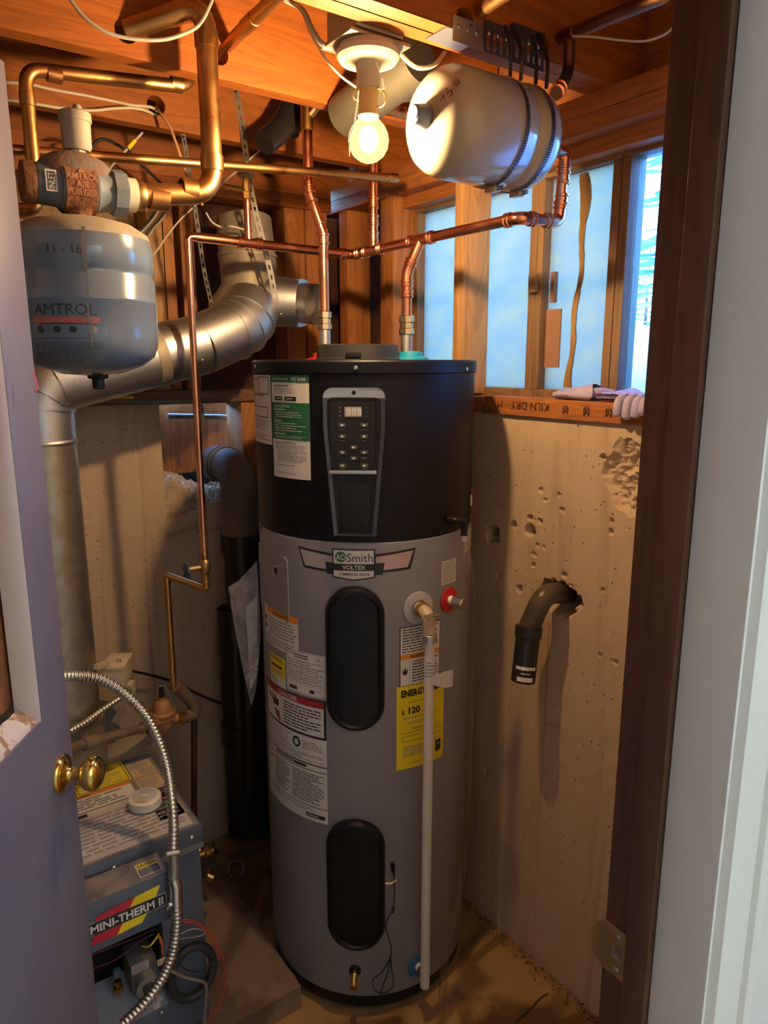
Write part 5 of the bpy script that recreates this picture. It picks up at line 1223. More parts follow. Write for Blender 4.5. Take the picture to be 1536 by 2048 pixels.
cable('lower of two white cables stapled along the joist', [P(-20, 195, y=1.822), P(55, 205, y=1.822), P(120, 216, y=1.822), P(180, 221, y=1.822), P(225, 217, y=1.822), P(262, 216, y=1.816), P(290, 221, y=1.822), P(311, 231, y=1.852)], .0034, CABLE)
cable('tan cable falling out of the bored joist hole', [P(312, 213, y=1.87), P(320, 226, y=1.82), P(340, 255, y=1.79), P(355, 295, y=1.775), P(372, 345, y=1.775), P(395, 390, y=1.80), P(405, 410, y=1.81)], .0034, M('cable_tan', (.50, .28, .14), .5))
cable('thin grey wire tied with a yellow tag across the back wall', [P(285, 265, y=1.90), P(262, 290, y=1.90), P(225, 330, y=1.92), P(215, 345, y=1.93)], .0028, M('wire_pale', (.55, .52, .48), .5))
tag(MB().tube([P(270, 281, y=1.897), P(256, 297, y=1.897)], .0048, 8).build('wire_tag', YEL), 'yellow tag wrapped on a thin grey wire', 'tag')
cable('white string tied behind the thick copper elbow', [P(412, 425, y=1.85), P(425, 445, y=1.85), P(445, 455, y=1.85), P(453, 452, y=1.85), P(470, 454, y=1.85), P(490, 460, y=1.85)], .0022, M('string', (.55, .52, .45), .7), 'string')
cable('grey wire crossing the flue area toward the tank', [P(520, 300, y=1.86), P(470, 345, y=1.87), P(440, 370, y=1.88), P(360, 440, y=1.92), P(300, 520, y=1.95)], .0022, M('wire_pale'))
cable('thin grey wire drooping from the dark branch pipe to the jamb', [P(1146, 72, y=.95), P(1190, 74, y=.9), P(1240, 80, y=.85), P(1290, 82, y=.8), P(1335, 65, y=.76), P(1362, 30, y=.72)], .0018, M('wire_pale'))
cable('black cable looping near the joist above the purger', [P(178, 300, y=1.95), P(195, 282, y=1.95), P(215, 280, y=1.95), P(250, 300, y=1.97), P(300, 345, y=2.0), P(340, 385, y=2.03)], .004, CABLEB)
cable('black cable running along the back wall behind the boiler', [P(230, 1335, y=2.05), P(300, 1350, y=2.08), P(350, 1365, y=2.09), P(400, 1390, y=2.10), P(455, 1412, y=2.10)], .004, CABLEB)
# ================================================================== BOILER ON ITS PAD
def jit(p, a): return V((p[0] + rnd.uniform(-a, a), p[1] + rnd.uniform(-a, a), p[2] + rnd.uniform(-a, a)))
PXR, PYF, PZ = .716, 1.37, .07
m = MB(); nu = 60
def padtop(u, v):
    x = -.5 + (PXR + .5) * u; y = PYF + (2.122 - PYF) * v
    e = min(1, max(0, (PXR - x) / .02)) * min(1, (y - PYF) / .02)
    return V((x - (1 - min(1, (PXR - x) / .01)) * .004 * fbm(y * 60, 1), y + (1 - min(1, (y - PYF) / .01)) * .006 * fbm(x * 60, 2), PZ - .004 * (1 - e) * fbm(x * 50, y * 50) * 2 + .0025 * (fbm(x * 20, y * 20) - .5)))
m.grid(padtop, 110, 70)
m.grid(lambda u, v: V((padtop(u, 0).x, padtop(u, 0).y, padtop(u, 0).z * v)), 110, 6)
m.grid(lambda u, v: V((padtop(1, u).x, padtop(1, u).y, padtop(1, u).z * v)), 70, 6)
tag(m.build('concrete_pad', PADM), 'low rough concrete pad carrying the boiler', 'concrete pad')
bo = thing('boiler', 'small blue grey gas boiler with printed labels on its dusty top', 'boiler', (.33, 1.6, PZ))
bx0, bx1, by0, by1, bt_ = .155, .49, 1.42, 1.78, .596
PZb = PZ + .0014
m = MB(); m.box(bx0, bx1, 1.56, by1, PZb, .548); m.box(.392, bx1, by0, 1.56, PZb, .548); m.box(bx0, .175, by0, 1.56, PZb, .548); m.box(.175, .392, by0, 1.56, .46, .548)
part(m, 'jacket', BOIL, bo, bev=.002)
part(MB().box(bx0 - .006, bx1 + .006, by0 - .008, by1 + .005, .549, bt_), 'top_cover', BOIL, bo, bev=.004)
part(MB().box(bx0 - .002, bx1 + .0045, by0 - .0125, by0 - .0085, .542, .553), 'front_lip', M('lip_grey', (.22, .21, .21), .5, .3), bo)
part(MB().box(.18, .39, 1.53, 1.558, PZ + .002, .459), 'burner_bay_shade', SHADM, bo)  # black slab added in place of shade inside the burner bay
zt_ = bt_ + .0004
def topsheet(x0, y0, x1, y1): return Sheet(lambda u, v, L: V(((x0 + x1) / 2 + u, (y0 + y1) / 2 + v, zt_ + L)), x1 - x0, y1 - y0, [WHITE])
part(MB().box(bx0, bx1, by0, by1 - .02, bt_ - .0006, bt_ + .0003), 'dusty_top', BOILT, bo)
LAB = M('label_aged', (.60, .47, .30), .6, 0, (.50, .38, .24), 14); LABW = M('label_faded', (.60, .57, .55), .55, 0, (.46, .43, .40), 20)
def txy(px, py): q = P(px, py, z=zt_); return q.x, q.y
c0, c1 = txy(173, 1588), txy(233, 1525)
s_ = topsheet(c0[0] - .02, c0[1], c1[0] + .01, c1[1]); s_.rect(0, 0, 1, 1, YEL); s_.lines(.15, .1, .85, .3, 2, INK); s_.lines(.08, .36, .92, .9, 7, INKG, .3); s_.frame(.03, .03, .97, .97, .012, INK); s_.build('yellow_label', bo)
ya = c0[1]; xa = c1[0] + .014
s_ = topsheet(bx0 + .01, ya - .072, xa - .012, ya - .004); s_.rect(0, 0, 1, 1, WHITE); s_.rect(0, 0, 1, .18, ORG, 1); s_.text(.5, .09, .12, 'WARNING', INK, lev=2, bold=.02); s_.lines(.06, .25, .94, .92, 5, INK, .4); s_.build('warning_label', bo)
s_ = topsheet(xa, 1.475, bx1 - .008, by1 - .025); s_.rect(0, 0, 1, 1, LAB); s_.frame(.06, .13, .28, .24, .015, WHITE); s_.lines(.08, .03, .9, .11, 3, INKG); s_.lines(.34, .14, .92, .25, 5, INKG); s_.rect(.05, .27, .95, .28, REDL, 1); s_.lines(.08, .30, .9, .62, 12, INKG, .4); s_.rect(.05, .64, .95, .65, REDL, 1); s_.lines(.08, .67, .9, .95, 10, INKG, .4); s_.build('instruction_label', bo)
s_ = topsheet(bx0 + .01, by0 + .006, bx1 - .01, ya - .078); s_.rect(0, 0, 1, 1, LABW); s_.rect(.02, .03, .4, .10, INK, 1); s_.lines(.03, .14, .97, .92, 10, INKG, .4); s_.rect(.62, .28, .97, .30, REDL, 1); s_.build('rating_label', bo)
for x in (.30, bx1 - .02): part(MB().sphere((x, by0 - .009, .572), .0065, 0, 12, 8, (1, .5, 1)), 'cover_screw', STEEL, bo)
part(MB().sphere((bx1 - .004, by0 - .009, .534), .005, 0, 10, 6, (1, .6, 1)), 'cover_screw', STEEL, bo)
# draft hood
m = MB(); hv = [(bx0, 1.775, .5), (.52, 1.775, .5), (.52, 2.05, .5), (bx0, 2.05, .5), (bx0, 1.775, .615), (.52, 1.775, .615), (.47, 1.95, .73), (bx0, 1.95, .73), (bx0, 2.05, .73), (.47, 2.05, .73)]
m.add([(x, y + .012, z) for x, y, z in hv], [(0, 1, 5, 4), (4, 5, 6, 7), (7, 6, 9, 8), (1, 2, 9, 6, 5), (0, 4, 7, 8, 3), (3, 8, 9, 2)])
part(m, 'draft_hood', M('hood_dusty', (.26, .21, .15), .7, .3, (.16, .13, .10), 12), bo, bev=.003, fix=True)
part(MB().lathe([(.085, .60), (.085, .735)], (.31, 1.82, 0), (0, 0, 1), 32), 'flue_collar', M('hood_dusty'), bo)
# control box
cbz0, cbz1 = .462, .586
m = MB(); m.add([(bx0, 1.33, cbz0), (.391, 1.33, cbz0), (.391, 1.33, cbz1 - .012), (bx0, 1.33, cbz1 - .012), (bx0, 1.408, cbz0), (.391, 1.408, cbz0), (.391, 1.408, cbz1 - .042), (bx0, 1.408, cbz1 - .042)], [(0, 1, 2, 3), (3, 2, 6, 7), (1, 5, 6, 2), (0, 3, 7, 4), (4, 7, 6, 5), (0, 4, 5, 1)])
m = MB().box(bx0, .391, 1.33, 1.409, cbz0, .541); m2 = MB().box(bx0, .391, 1.33, 1.409, cbz0, .575)
cb = part(m2, 'control_box', BOIL, bo, bev=.004)
part(MB().box(bx0 + .004, .387, 1.334, 1.405, .575, .5758), 'worn_top', M('worn_steel', (.42, .36, .30), .42, .6, (.20, .19, .20), 18), cb)
sf = planefn((0, 1.33, 0), (1, 0, 0), (0, 0, 1))
a, b = P(190, 1818, y=1.33), P(325, 1760, y=1.33)
cxs, czs = (.222 + .382) / 2, .517
s_ = Sheet(lambda u, v, L: V((cxs + u, 1.33 - L, czs + v)), .158, .080, [INK]); s_.lift = .0012
s_.rect(-.02, .30, 1.0, .70, M('sign_silver', (.60, .60, .62), .3, .6)); s_.poly([(.40, .12), (.93, .02), (.86, .32), (.34, .32)], YEL, 1); s_.poly([(.14, .16), (.60, .06), (.52, .32), (.08, .32)], M('sign_red', (.48, .02, .04), .4), 2)
s_.poly([(.0, .95), (.34, .95), (.42, .68), (.08, .68)], M('sign_red'), 1); s_.poly([(.34, .95), (.66, .90), (.74, .68), (.42, .68)], YEL, 1)
s_.rect(-.01, .335, .985, .665, INK, 3); s_.text(.49, .50, .22, 'MINI-THERM II', WHITE, lev=4, bold=.03, wmax=.92); s_.build('name_sign', cb)
s_ = Sheet(lambda u, v, L: V((.358 + u, 1.366 + v, .5760 + L)), .046, .044, [WHITE]); s_.rect(0, 0, 1, 1, WHITE); s_.rect(.04, .04, .96, .36, YEL, 1); s_.text(.5, .2, .2, 'CAUTION', INK, lev=2, bold=.02, wmax=.85); s_.rect(.05, .42, .95, .94, M('navy_ink', (.02, .03, .09), .5), 1); s_.lines(.1, .45, .9, .92, 4, WHITE, .3, 2); s_.build('caution_sticker', cb)
for x, z in ((.383, .49),): part(MB().sphere((x, 1.329, z), .0055, 0, 12, 8, (1, .6, 1)), 'box_screw', STEEL, cb)
# burner bay: gas valve, pilot fittings, wires, lower louvred panel
q = P(285, 1945, y=1.44)
gv = part(MB().box(q.x - .028, q.x + .03, 1.43, 1.50, q.z - .035, q.z + .04), 'gas_valve', M('valve_grey', (.17, .165, .15), .55, .3), bo, bev=.006)
part(MB().cyl((q.x + .002, 1.432, q.z - .012), (q.x + .002, 1.405, q.z - .012), .027, 24), 'gas_dial', M('dial_grey', (.22, .21, .20), .5), gv)
part(MB().cyl((q.x + .002, 1.406, q.z - .012), (q.x + .002, 1.390, q.z - .012), .012, 18), 'dial_hub', M('hub_dark', (.05, .05, .07), .4), gv)
s_ = Sheet(lambda u, v, L: V((q.x - .006 + u, 1.43 - L, q.z + .026 + v)), .038, .022, [WHITE]); s_.rect(0, 0, 1, 1, LABW); s_.lines(.1, .1, .9, .5, 2, INK); s_.lines(.1, .55, .9, .9, 2, REDL); s_.build('valve_label', gv)
part(MB().lathe([(.008, 0), (.011, .002), (.011, .014), (.008, .016), (.008, .03)], (q.x - .052, 1.45, q.z - .03), (0, 0, 1), 6), 'pilot_fitting', BRASS, gv, flat=True)
part(MB().lathe([(.006, 0), (.009, .004), (.009, .018), (.006, .02)], (q.x - .052, 1.45, q.z + .01), (0, 0, 1), 8), 'thermocouple_nut', M('nut_blue', (.28, .36, .45), .35, .8), gv)
lw = part(MB().box(bx0, .392, 1.412, 1.418, PZ + .001, .175), 'lower_panel', BOIL, bo, bev=.001)
part(MB().add([(bx0, 1.412, .176), (.392, 1.412, .176), (.392, 1.50, .235), (bx0, 1.50, .235), (bx0, 1.412, .174), (.392, 1.412, .174), (.392, 1.50, .233), (bx0, 1.50, .233)], [(0, 1, 2, 3), (7, 6, 5, 4), (0, 4, 5, 1), (1, 5, 6, 2)]), 'sloped_tray', M('tray_grey', (.22, .22, .25), .5, .3), bo)
for k in range(4): part(MB().box(.185, .262, 1.410, 1.4118, .158 - .016 * k, .164 - .016 * k), 'louver_slat', M('slat_grey', (.35, .33, .30), .5, .4), lw)
part(MB().sphere((.375, 1.411, .160), .006, 0, 12, 8, (1, .6, 1)), 'panel_screw', STEEL, lw)
def wire(name, pts, r, mat): return part(MB().tube(cat(pts, 8), r, 7), name, mat, bo)
wire('yellow_wire', [P(285, 1893, y=1.44), P(298, 1893, y=1.42), P(310, 1880, y=1.42), P(318, 1868, y=1.43)], .002, YEL)
wire('orange_wire', [P(318, 1872, y=1.42), P(324, 1890, y=1.41), P(325, 1915, y=1.43)], .003, M('wire_orange', (.55, .14, .05), .5))
wire('purple_wire', [P(175, 1942, y=1.42), P(230, 1920, y=1.44), P(270, 1890, y=1.46), P(305, 1868, y=1.45)], .0015, M('wire_purple', (.16, .03, .08), .5))
wire('purple_wire', [P(178, 1912, y=1.42), P(235, 1890, y=1.44), P(280, 1872, y=1.46), P(310, 1858, y=1.45)], .0015, M('wire_purple'))
wire('red_wire', [P(362, 1838, y=1.40), P(400, 1848, y=1.39), P(435, 1890, y=1.385), P(450, 1950, y=1.385), P(443, 2000, y=1.385), P(412, 2042, y=1.39)], .0014, REDW)
wire('red_wire', [P(362, 1842, y=1.40), P(395, 1850, y=1.39), P(420, 1870, y=1.39), P(440, 1920, y=1.39)], .0014, REDW)
wire('grey_wire', [P(358, 1870, y=1.40), P(385, 1858, y=1.39), P(410, 1862, y=1.39), P(400, 1872, y=1.39), P(358, 1878, y=1.40)], .0016, CABLEG)
wire('dark_wire', [P(352, 1915, y=1.40), P(370, 1938, y=1.39), P(400, 1942, y=1.39), P(428, 1920, y=1.39)], .0014, CABLEB)
wire('bent_tube', [P(340, 1940, y=1.39), P(372, 1955, y=1.385), P(405, 1963, y=1.38), P(412, 1972, y=1.38), P(412, 2000, y=1.38), P(408, 2048, y=1.38)], .0036, M('tube_steel', (.48, .48, .50), .35, .9))
part(MB().box(.372, .395, 1.405, 1.411, P(360, 1905, y=1.41).z - .006, P(360, 1905, y=1.41).z + .008), 'wire_connector', TANPL, bo, bev=.002)
cr0 = P(385, 1945, y=1.40)
part(MB().tube([cr0 + V((math.cos(t) * .050, .0, math.sin(t) * .068)) for t in [2 * PI * i / 36 for i in range(37)]], .010, 12, caps=False), 'black_hose_ring', M('rubber_black', (.02, .022, .03), .55), bo)
# flexible conduits
def flex(label, pts, r, pitch=.0085):
    pp = resample(cat(pts, 14), pitch / 4)
    return tag(MB().tube(pp, lambda i: r * (1 + .13 * math.sin(i * PI / 2 + .4)), 14).build('flexible_conduit', M('conduit_alu', (.62, .60, .58), .34, 1), ang=80), label, 'conduit')
flex('thick ribbed metal conduit arching over the boiler top', [P(118, 1353, y=1.52), P(160, 1352, y=1.53), P(205, 1360, y=1.52), P(255, 1393, y=1.49), P(300, 1445, y=1.45), P(330, 1520, y=1.41), P(342, 1590, y=1.36), P(347, 1650, y=1.33), P(346, 1705, y=1.312)], .0105)
flex('thick ribbed metal conduit curling below the control box', [P(353, 1808, y=1.30), P(353, 1850, y=1.295), P(345, 1905, y=1.29), P(325, 1955, y=1.285), P(290, 2005, y=1.28), P(245, 2050, y=1.28)], .0105)
flex('thin ribbed metal conduit joined to the tan control case', [P(243, 1394, y=1.76), P(205, 1420, y=1.74), P(170, 1445, y=1.72), P(130, 1468, y=1.70)], .0075)
cf = thing('conduit_connector', 'shiny metal elbow connector between two ribbed conduits', 'connector', P(348, 1770, y=1.32))
part(MB().tube(fillet([P(346, 1702, y=1.312), P(349, 1735, y=1.311), P(347, 1755, y=1.310)], .02), .0115, 16), 'upper_sleeve', GALV, cf)
part(MB().tube(fillet([P(347, 1757, y=1.310), P(352, 1770, y=1.306), P(353, 1815, y=1.30)], .02), .0125, 16), 'elbow_body', M('elbow_chrome', (.72, .74, .78), .2, 1), cf)
part(MB().tube([P(332, 1709, y=1.300), P(357, 1704, y=1.300)], .005, 10), 'clamp_bar', GALV, cf); part(MB().tube([P(338, 1810, y=1.30), P(360, 1802, y=1.297)], .005, 10), 'clamp_bar', GALV, cf)
# white round detector left on the boiler
dx, dy = txy(291, 1612)
de = thing('round_alarm', 'white round alarm disc lying on the boiler labels', 'alarm', (dx, dy, zt_))
DRr = .037
part(MB().lathe([(DRr - .002, .003), (DRr, .005), (DRr, .013), (DRr - .0015, .0135), (DRr - .0015, .0155), (DRr, .016), (DRr, .024), (DRr - .004, .0275), (1e-4, .0285)], (dx, dy, zt_), (0, 0, 1), 48), 'disc_case', WPLA, de)
for r in (.008, .0125, .017, .0215, .026): part(MB().lathe([(r - .0008, .0286 - r * r * 1.2), (r, .0296 - r * r * 1.2), (r + .0008, .0286 - r * r * 1.2)], (dx, dy, zt_), (0, 0, 1), 40, caps=False), 'raised_ring', M('ring_grey', (.28, .31, .42), .4), de)
s_ = Sheet(lambda u, v, L: V((dx, dy, zt_ + .0265)) + V((CY, -SY, 0)) * u + V((SY, CY, 0)) * v * 1 + V((0, 0, L)), .045, .010, [ORG]); s_.lift = .0022
s_2 = Sheet(lambda u, v, L: V((dx, dy, zt_ + .0262 + L)) + V((CY, -SY, 0)) * u + V((SY, CY, 0)) * (v - .0285), .036, .006, [ORG]); s_2.lift = .0016; s_2.lines(0, .2, 1, .8, 1, ORG, .8, gap=.06); s_2.build('orange_print', de)
# tan control case with mounting arm, regulator valve, pipes behind the boiler
tc = thing('tan_control_case', 'tan plastic control case with a bright screw on its lid', 'control box', P(238, 1360, y=1.80))
cq = P(236, 1345, y=1.80); ax1, ax2 = V((.5, .866, 0)), V((.866, -.5, 0))
part(MB().obox(cq, ax1, ax2, Z_, .042, .026, .028), 'case_body', TANPL, tc, bev=.004)
part(MB().obox(cq + Z_ * .031, ax1, ax2, Z_, .045, .029, .004), 'case_lid', M('tan_lid', (.56, .46, .30), .5), tc, bev=.002)
part(MB().lathe([(.007, 0), (.006, .005), (1e-4, .006)], cq + Z_ * .035 - ax1 * .012 + ax2 * .008, (0, 0, 1), 14), 'lid_screw', STEEL, tc)
part(MB().obox(cq + V((.012, -.022, -.045)), ax1, ax2, Z_, .022, .018, .020), 'case_foot', TANPL, tc, bev=.003)
part(MB().beam(P(192, 1334, y=1.74), P(214, 1325, y=1.78), .012, .012), 'mounting_arm', TANPL, tc)
part(MB().lathe([(.011, 0), (.012, .002), (.012, .014), (.011, .016)], P(256, 1380, y=1.75), (-.6, -.7, .2), 16), 'conduit_nut', GALVD, tc)
pvx = thing('pressure_regulator', 'bell shaped bronze pressure regulator with a bail lever', 'valve', P(330, 1440, y=1.80))
rq = P(326, 1428, y=1.80)
part(MB().lathe([(.030, -.004), (.033, 0), (.033, .006), (.027, .010), (.024, .028), (.018, .038), (.010, .042), (.010, .05)], rq, (0, 0, 1), 28), 'bell_top', BRONZE, pvx)
part(MB().lathe([(.033, -.012), (.033, -.004), (.028, -.003)], rq, (0, 0, 1), 28), 'flange', BRONZE, pvx)
part(MB().sphere(rq - Z_ * .030, .025, 0, 20, 12), 'lower_body', BRONZE, pvx)
part(MB().cyl(rq + Z_ * .048, rq + Z_ * .078, .008, 14, 0, .006), 'black_spindle', BLACK, pvx)
part(MB().tube([rq + V((-.006, 0, .082)), rq + V((.010, 0, .080)), rq + V((.034, -.004, .008))], .0016, 8), 'bail_lever', GALV, pvx)
pr0, pr1 = P(362, 1435, y=1.80), P(282, 1462, y=1.80)
part(MB().tube([rq - Z_ * .020, pr0], .013, 16), 'outlet_arm', BRONZE, pvx); part(MB().lathe([(.013, -.012), (.018, -.010), (.018, .010), (.013, .012)], pr0, pr0 - rq, 8), 'union_nut', BRASSO, pvx, flat=True)
part(MB().tube([rq - Z_ * .020, P(292, 1455, y=1.75)], .013, 16), 'inlet_arm', BRONZE, pvx)
ipx = thing('supply_pipe', 'dusty old pipe with coupling running along the draft hood', 'pipe', P(220, 1475, y=1.74))
run(ipx, [P(292, 1455, y=1.75), P(200, 1478, y=1.69), P(125, 1500, y=1.65)], .0115, M('pipe_dusty', (.26, .20, .13), .6, .5, (.16, .12, .08), 14))
part(MB().lathe([(.012, -.022), (.017, -.018), (.019, 0), (.017, .018), (.012, .022)], P(200, 1478, y=1.69).lerp(P(125, 1500, y=1.65), .27), P(125, 1500, y=1.65) - P(200, 1478, y=1.69), 18), 'coupling', M('pipe_dusty'), ipx)
part(MB().lathe([(.014, -.008), (.017, -.006), (.017, .006), (.014, .008)], P(292, 1455, y=1.75).lerp(P(200, 1478, y=1.69), .05), P(200, 1478, y=1.69) - P(292, 1455, y=1.75), 8), 'hex_nut', BRASSO, ipx, flat=True)
il = thing('lagged_elbow', 'brown wrapped elbow pipe between feed line and regulator', 'pipe', P(380, 1410, y=1.84))
run(il, [P(350, 1372, y=1.80), P(386, 1405, y=1.82), P(392, 1430, y=1.82), P(366, 1434, y=1.805)], .017, M('lagging', (.19, .12, .075), .85, 0, (.13, .08, .05), 30, bm=.5), fil=.03, seg=18)
run(il, [P(388, 1430, y=1.83), P(388, 1640, y=1.83)], .0085, COPD, 'down_pipe')
# drain bibs and loose pipe end on the pad
hb_ = thing('brass_drain_bibs', 'brass drain valve at the foot of the boiler side', 'valve', P(415, 1745, y=1.72))
b0 = P(405, 1708, y=1.74); part(MB().tube([V((.488, b0.y, b0.z)), b0 + X_ * .035], .009, 14), 'valve_barrel', BRASS, hb_); part(MB().lathe([(.010, 0), (.014, .003), (.014, .014), (.010, .017)], b0 + X_ * .005, (1, 0, 0), 8), 'hex_nut', BRASS, hb_, flat=True)
b1 = P(413, 1748, y=1.70); part(MB().lathe([(.008, 0), (.013, .002), (.013, .020), (.010, .022), (1e-4, .016)], b1, (.7, -.4, -.5), 18), 'spout', BRASS, hb_)
part(MB().lathe([(.004, .03), (.018, .034), (.018, .04), (.004, .042)], b0, (1, 0, 0), 10), 'black_wheel', BLACK, hb_)
pe_ = P(472, 1738, y=1.93); ed = (CAM - pe_).normalized()
m = MB(); m.lathe([(.026, 0), (.026, -.10)], pe_, ed, 26, caps=False); m.lathe([(.0225, -.06), (.0225, 0), (.026, 0)], pe_, ed, 26, caps=False); m.lathe([(1e-4, -.06), (.0225, -.06)], pe_, ed, 26, caps=False, mat=0)
lp2 = tag(m.build('loose_pipe_end', [M('abs_grey_rim', (.05, .05, .055), .4)]), 'open end of black pipe lying behind the heater', 'pipe')
bs = P(470, 1300, y=2.03)
so = thing('black_standpipe', 'wide black pipe standing on the pad behind the heater', 'pipe', (bs.x, bs.y, PZ))
sz1 = P(470, 1215, y=2.03).z
part(MB().lathe([(.050, PZ), (.050, sz1), (.047, sz1 + .001), (.047, sz1 - .1)], (bs.x, bs.y, 0), (0, 0, 1), 28), 'stack_pipe', ABS, so); part(MB().lathe([(.050, .40), (.056, .401), (.056, .47), (.050, .471)], (bs.x, bs.y, 0), (0, 0, 1), 28), 'coupling', ABS, so)
gp = thing('grey_wall_conduit', 'thin grey pipe under the sill plate bending down into the notch', 'pipe', P(300, 804, y=2.08))
run(gp, [P(150, 800, y=2.06), P(402, 804, y=2.06), P(406, 850, y=2.06)], .0055, M('pipe_dull', (.17, .15, .13), .5, .5), fil=.02)
gp2 = thing('notch_pipe', 'thin dull pipe with elbow crossing the notch plywood', 'pipe', P(400, 835, y=2.25))
run(gp2, [P(335, 832, y=2.25), P(462, 834, y=2.25), P(470, 905, y=2.25)], .0085, M('pipe_dull'), fil=.03)
tag(MB().obox(P(245, 797, y=2.07), V((1, 0, 0)), V((0, .3, 1)).normalized(), V((0, -1, .3)).normalized(), .03, .006, .0015).build('yellow_scrap', YEL), 'yellow scrap lying on the sill plate under the flue', 'scrap')
for k in range(5): cable('loose %s cable strand hanging behind the grey tank' % ('black', 'grey', 'brown')[k % 3], [P(316 + 6 * k, 412, y=1.98 + .009 * k), P(303 + 6 * k, 435, y=1.97 + .009 * k), P(283 + 6 * k, 458, y=1.96 + .009 * k), P(260 + 6 * k, 480 + 3 * k, y=1.96 + .009 * k)], .0028, (CABLEB, CABLEG, M('cable_brown', (.12, .06, .03), .5))[k % 3])['group'] = 'cable strands behind the tank'
# ================================================================== DOOR
DXc = -.53; TH = .036
def dbox(y0, y1, z0, z1, x0=DXc - TH, x1=DXc, mb=None):
    mb = mb or MB(); vv = [H(X, Y, z) for z in (z0, z1) for Y in (y0, y1) for X in (x0, x1)]
    return mb.add(vv, [(0, 2, 3, 1), (4, 5, 7, 6), (0, 1, 5, 4), (2, 6, 7, 3), (0, 4, 6, 2), (1, 3, 7, 5)])
DY0, DY1, DYi, DZo = .185, 1.106, 1.018, 1.075
do = struct(dbox(DYi, DY1, .012, 2.03).build('door_1', DOORP, bev=.0015, fix=True), 'open mauve grey painted door with brass knob and missing upper panel', 'door')
part(dbox(DY0, .29, .012, 2.03), 'hinge_stile', DOORP, do, fix=True)
part(dbox(.2905, DYi - .0005, 1.90, 2.03), 'top_rail', DOORP, do, fix=True)
part(dbox(.2905, DYi - .0005, .012, DZo), 'lock_rail', DOORP, do, fix=True)
m = MB(); n = 40; vv = []
for i in range(n + 1):
    Y = .291 + (DYi - .293) * i / n; jag = .010 * fbm(Y * 70, 4)
    vv += [H(DXc - .001, Y, DZo - .012), H(DXc - .006, Y, DZo + .004 + jag * .4), H(DXc - .018, Y, DZo + .014 + jag), H(DXc - .030, Y, DZo + .020 + jag * 1.4), H(DXc - .034, Y, DZo - .004)]
m.add(vv, [(i * 5 + k, i * 5 + 5 + k, i * 5 + 6 + k, i * 5 + 1 + k) for i in range(n) for k in range(4)] + [tuple(range(5)), tuple(n * 5 + k for k in range(4, -1, -1))]); part(m, 'splintered_edge', DOORC, do, fix=True, flat=True)
m = MB(); m.add([H(x, y, z) for z in (DZo, 1.90) for x, y in ((DXc - .001, DYi), (DXc - .006, DYi - .006), (DXc - .016, DYi - .012), (DXc - .034, DYi - .013), (DXc - .034, DYi))], [(k, k + 1, k + 6, k + 5) for k in range(4)]); part(m, 'panel_moulding', M('moulding_warm_lit', (.55, .45, .40), .55), do, fix=True)  # pinkish tone puts warm bulb light into the bevel's colour
part(dbox(.80, .972, DZo + .03, 1.895, DXc - .052, DXc - .040), 'backing_board', WZL, do, fix=True)
part(dbox(.978, 1.016, DZo + .03, 1.895, DXc - .054, DXc - .040), 'backing_board', wood('board_red', 'z', (.26, .09, .03), (.17, .055, .02)), do, fix=True)
part(dbox(.55, .795, DZo + .03, 1.895, DXc - .052, DXc - .040), 'backing_board', WZ, do, fix=True)
part(dbox(.29, .545, DZo + .03, 1.895, DXc - .052, DXc - .040), 'backing_board', WZ, do, fix=True)
tk = DXc * F / (122 - 768); kd, _ = ray(122, 1547); kp = CAM + kd * tk; kn = V((CY, -SY, 0))
kb = part(MB().lathe([(.031, 0), (.032, .002), (.029, .007), (.022, .010), (.014, .014), (.0105, .018), (.0100, .030), (.013, .034), (.021, .038), (.0265, .045), (.0285, .053), (.0265, .060), (.018, .066), (.008, .0685), (1e-4, .069)], kp, kn, 40), 'door_knob', BRASS, do, ang=60)
tag(MB().tube(cat([P(66, 745, y=1.15), P(71, 760, y=1.15), P(74, 775, y=1.15), P(70, 785, y=1.15)], 6), .0012, 7).build('pink_wire', M('wire_pink', (.75, .12, .20), .5)), 'short pink wire end poking out beside the door edge', 'wire')
# ================================================================== ON THE SILL
def finger(mb, pts, r): mb.tube(cat(pts, 5), lambda i: r * (1 if i < 8 else .75), 12)
SX = W - .012; ST = 1.534
def blob(fn, nu=20, nv=14): return MB().grid(fn, nu, nv)
gA = thing('work_glove', 'mauve leather work glove crumpled on the sill board', 'glove', (1.34, 1.15, ST), 'gloves on the window sill')
ga, gb_ = P(1125, 805, x=1.33), P(1176, 800, x=1.33)
def gl1(u, v):
    y = ga.y + (gb_.y - ga.y - .02) * u; w = .034 * (1 - .35 * abs(u - .5)); a = 2 * PI * v
    return V((1.335 + w * math.cos(a), y + .01 * math.sin(a * 2 + u * 5), ST + .010 + .004 * fbm(u * 6, v * 6) + (.009 + .006 * u) * math.sin(a) + .010 * u * max(0, math.sin(a))))
part(MB().grid(gl1, 24, 20), 'cuff', GLOVE, gA)
m = MB()
for k in range(3): finger(m, [V((1.335 + .015 * k, ga.y - .035, ST + .012 + .004 * k)), V((1.33 + .014 * k, ga.y + .0 + .01 * k, ST + .014)), V((1.322 + .012 * k, ga.y + .022, ST + .009))], .009)
for k in range(1): part(m, 'folded_fingers', GLOVE, gA)
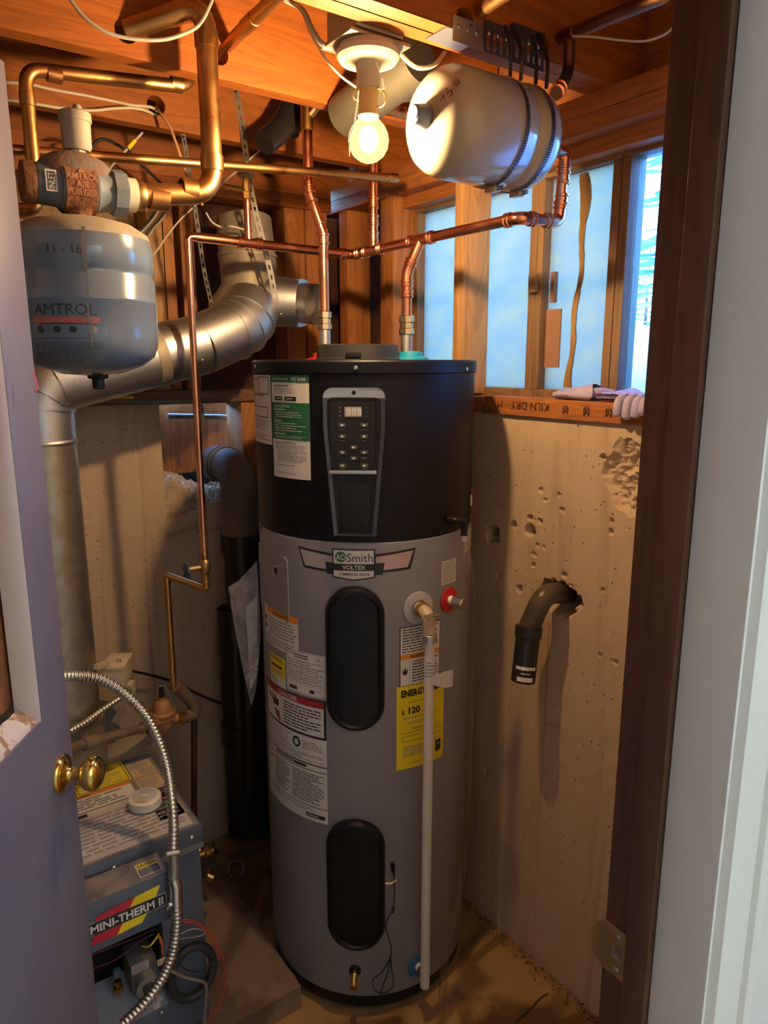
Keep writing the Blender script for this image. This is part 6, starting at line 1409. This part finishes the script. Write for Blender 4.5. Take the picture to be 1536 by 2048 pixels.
gB = thing('work_glove', 'mauve leather work glove with limp fingers draped over the sill edge', 'glove', (1.31, 1.0, ST), 'gloves on the window sill')
g0, g1 = P(1190, 800, x=SX).y, P(1295, 800, x=SX).y
def gl2(u, v):
    y = g0 + (g1 - g0) * u; 
    s_ = v * .095; x = 1.385 - s_; z = ST + .016 + .010 * math.sin(u * 7) * (1 - v) + .006 * fbm(u * 8, v * 8)
    if x < SX - .006: z -= (SX - .006 - x) * 1.4; x = SX - .010 - .006 * math.sin(u * 9)
    return V((x, y, z))
m = MB(); m.grid(gl2, 26, 18); m.grid(lambda u, v: gl2(u, v) - V((-.004, 0, .011 if gl2(u, v).x > SX else .0)), 26, 18, 0, True)
part(m, 'palm', GLOVE, gB)
zb0 = gl2(.5, 1).z
for k, (px, pyb) in enumerate(((1240, 838), (1258, 846), (1276, 842), (1291, 832))):
    a = P(px, 800, x=SX - .012); b = P(px + 1, pyb - 8, x=SX - .016)
    part(MB().tube(cat([V((SX + .010, a.y, ST + .014)), V((SX - .012, a.y, ST + .006)), V((SX - .017, a.y, (ST + b.z) / 2 - .004)), V((SX - .014, a.y, b.z))], 5), lambda i: .0105 * (1 if i < 13 else .75), 12), 'finger', GLOVE, gB)
part(MB().tube(cat([V((1.36, g0 + .005, ST + .016)), V((1.33, g0 + .022, ST + .020)), V((1.315, g0 + .045, ST + .012))], 6), .010, 12), 'thumb', GLOVE, gB)
sb = thing('loose_bolt', 'small steel bolt standing on the sill board', 'bolt', P(1069, 803, x=1.345))
q = P(1069, 800, x=1.345); part(MB().lathe([(.005, 0), (.005, .004), (.0025, .0045), (.0025, .011)], (q.x, q.y, ST + .0005), (0, 0, 1), 6), 'bolt_head', STEEL, sb, flat=True); part(MB().cyl((q.x, q.y, ST + .010), (q.x, q.y, ST + .014), .0032, 8), 'nut', STEEL, sb)
q = P(1115, 798, x=1.345); tag(MB().lathe([(.003, 0), (.008, 0), (.008, .0012), (.003, .0012), (.003, 0)], (q.x, q.y, ST + .0005), (0, 0, 1), 18, caps=False).build('steel_washer', GALVD), 'flat steel washer lying on the sill board', 'washer')
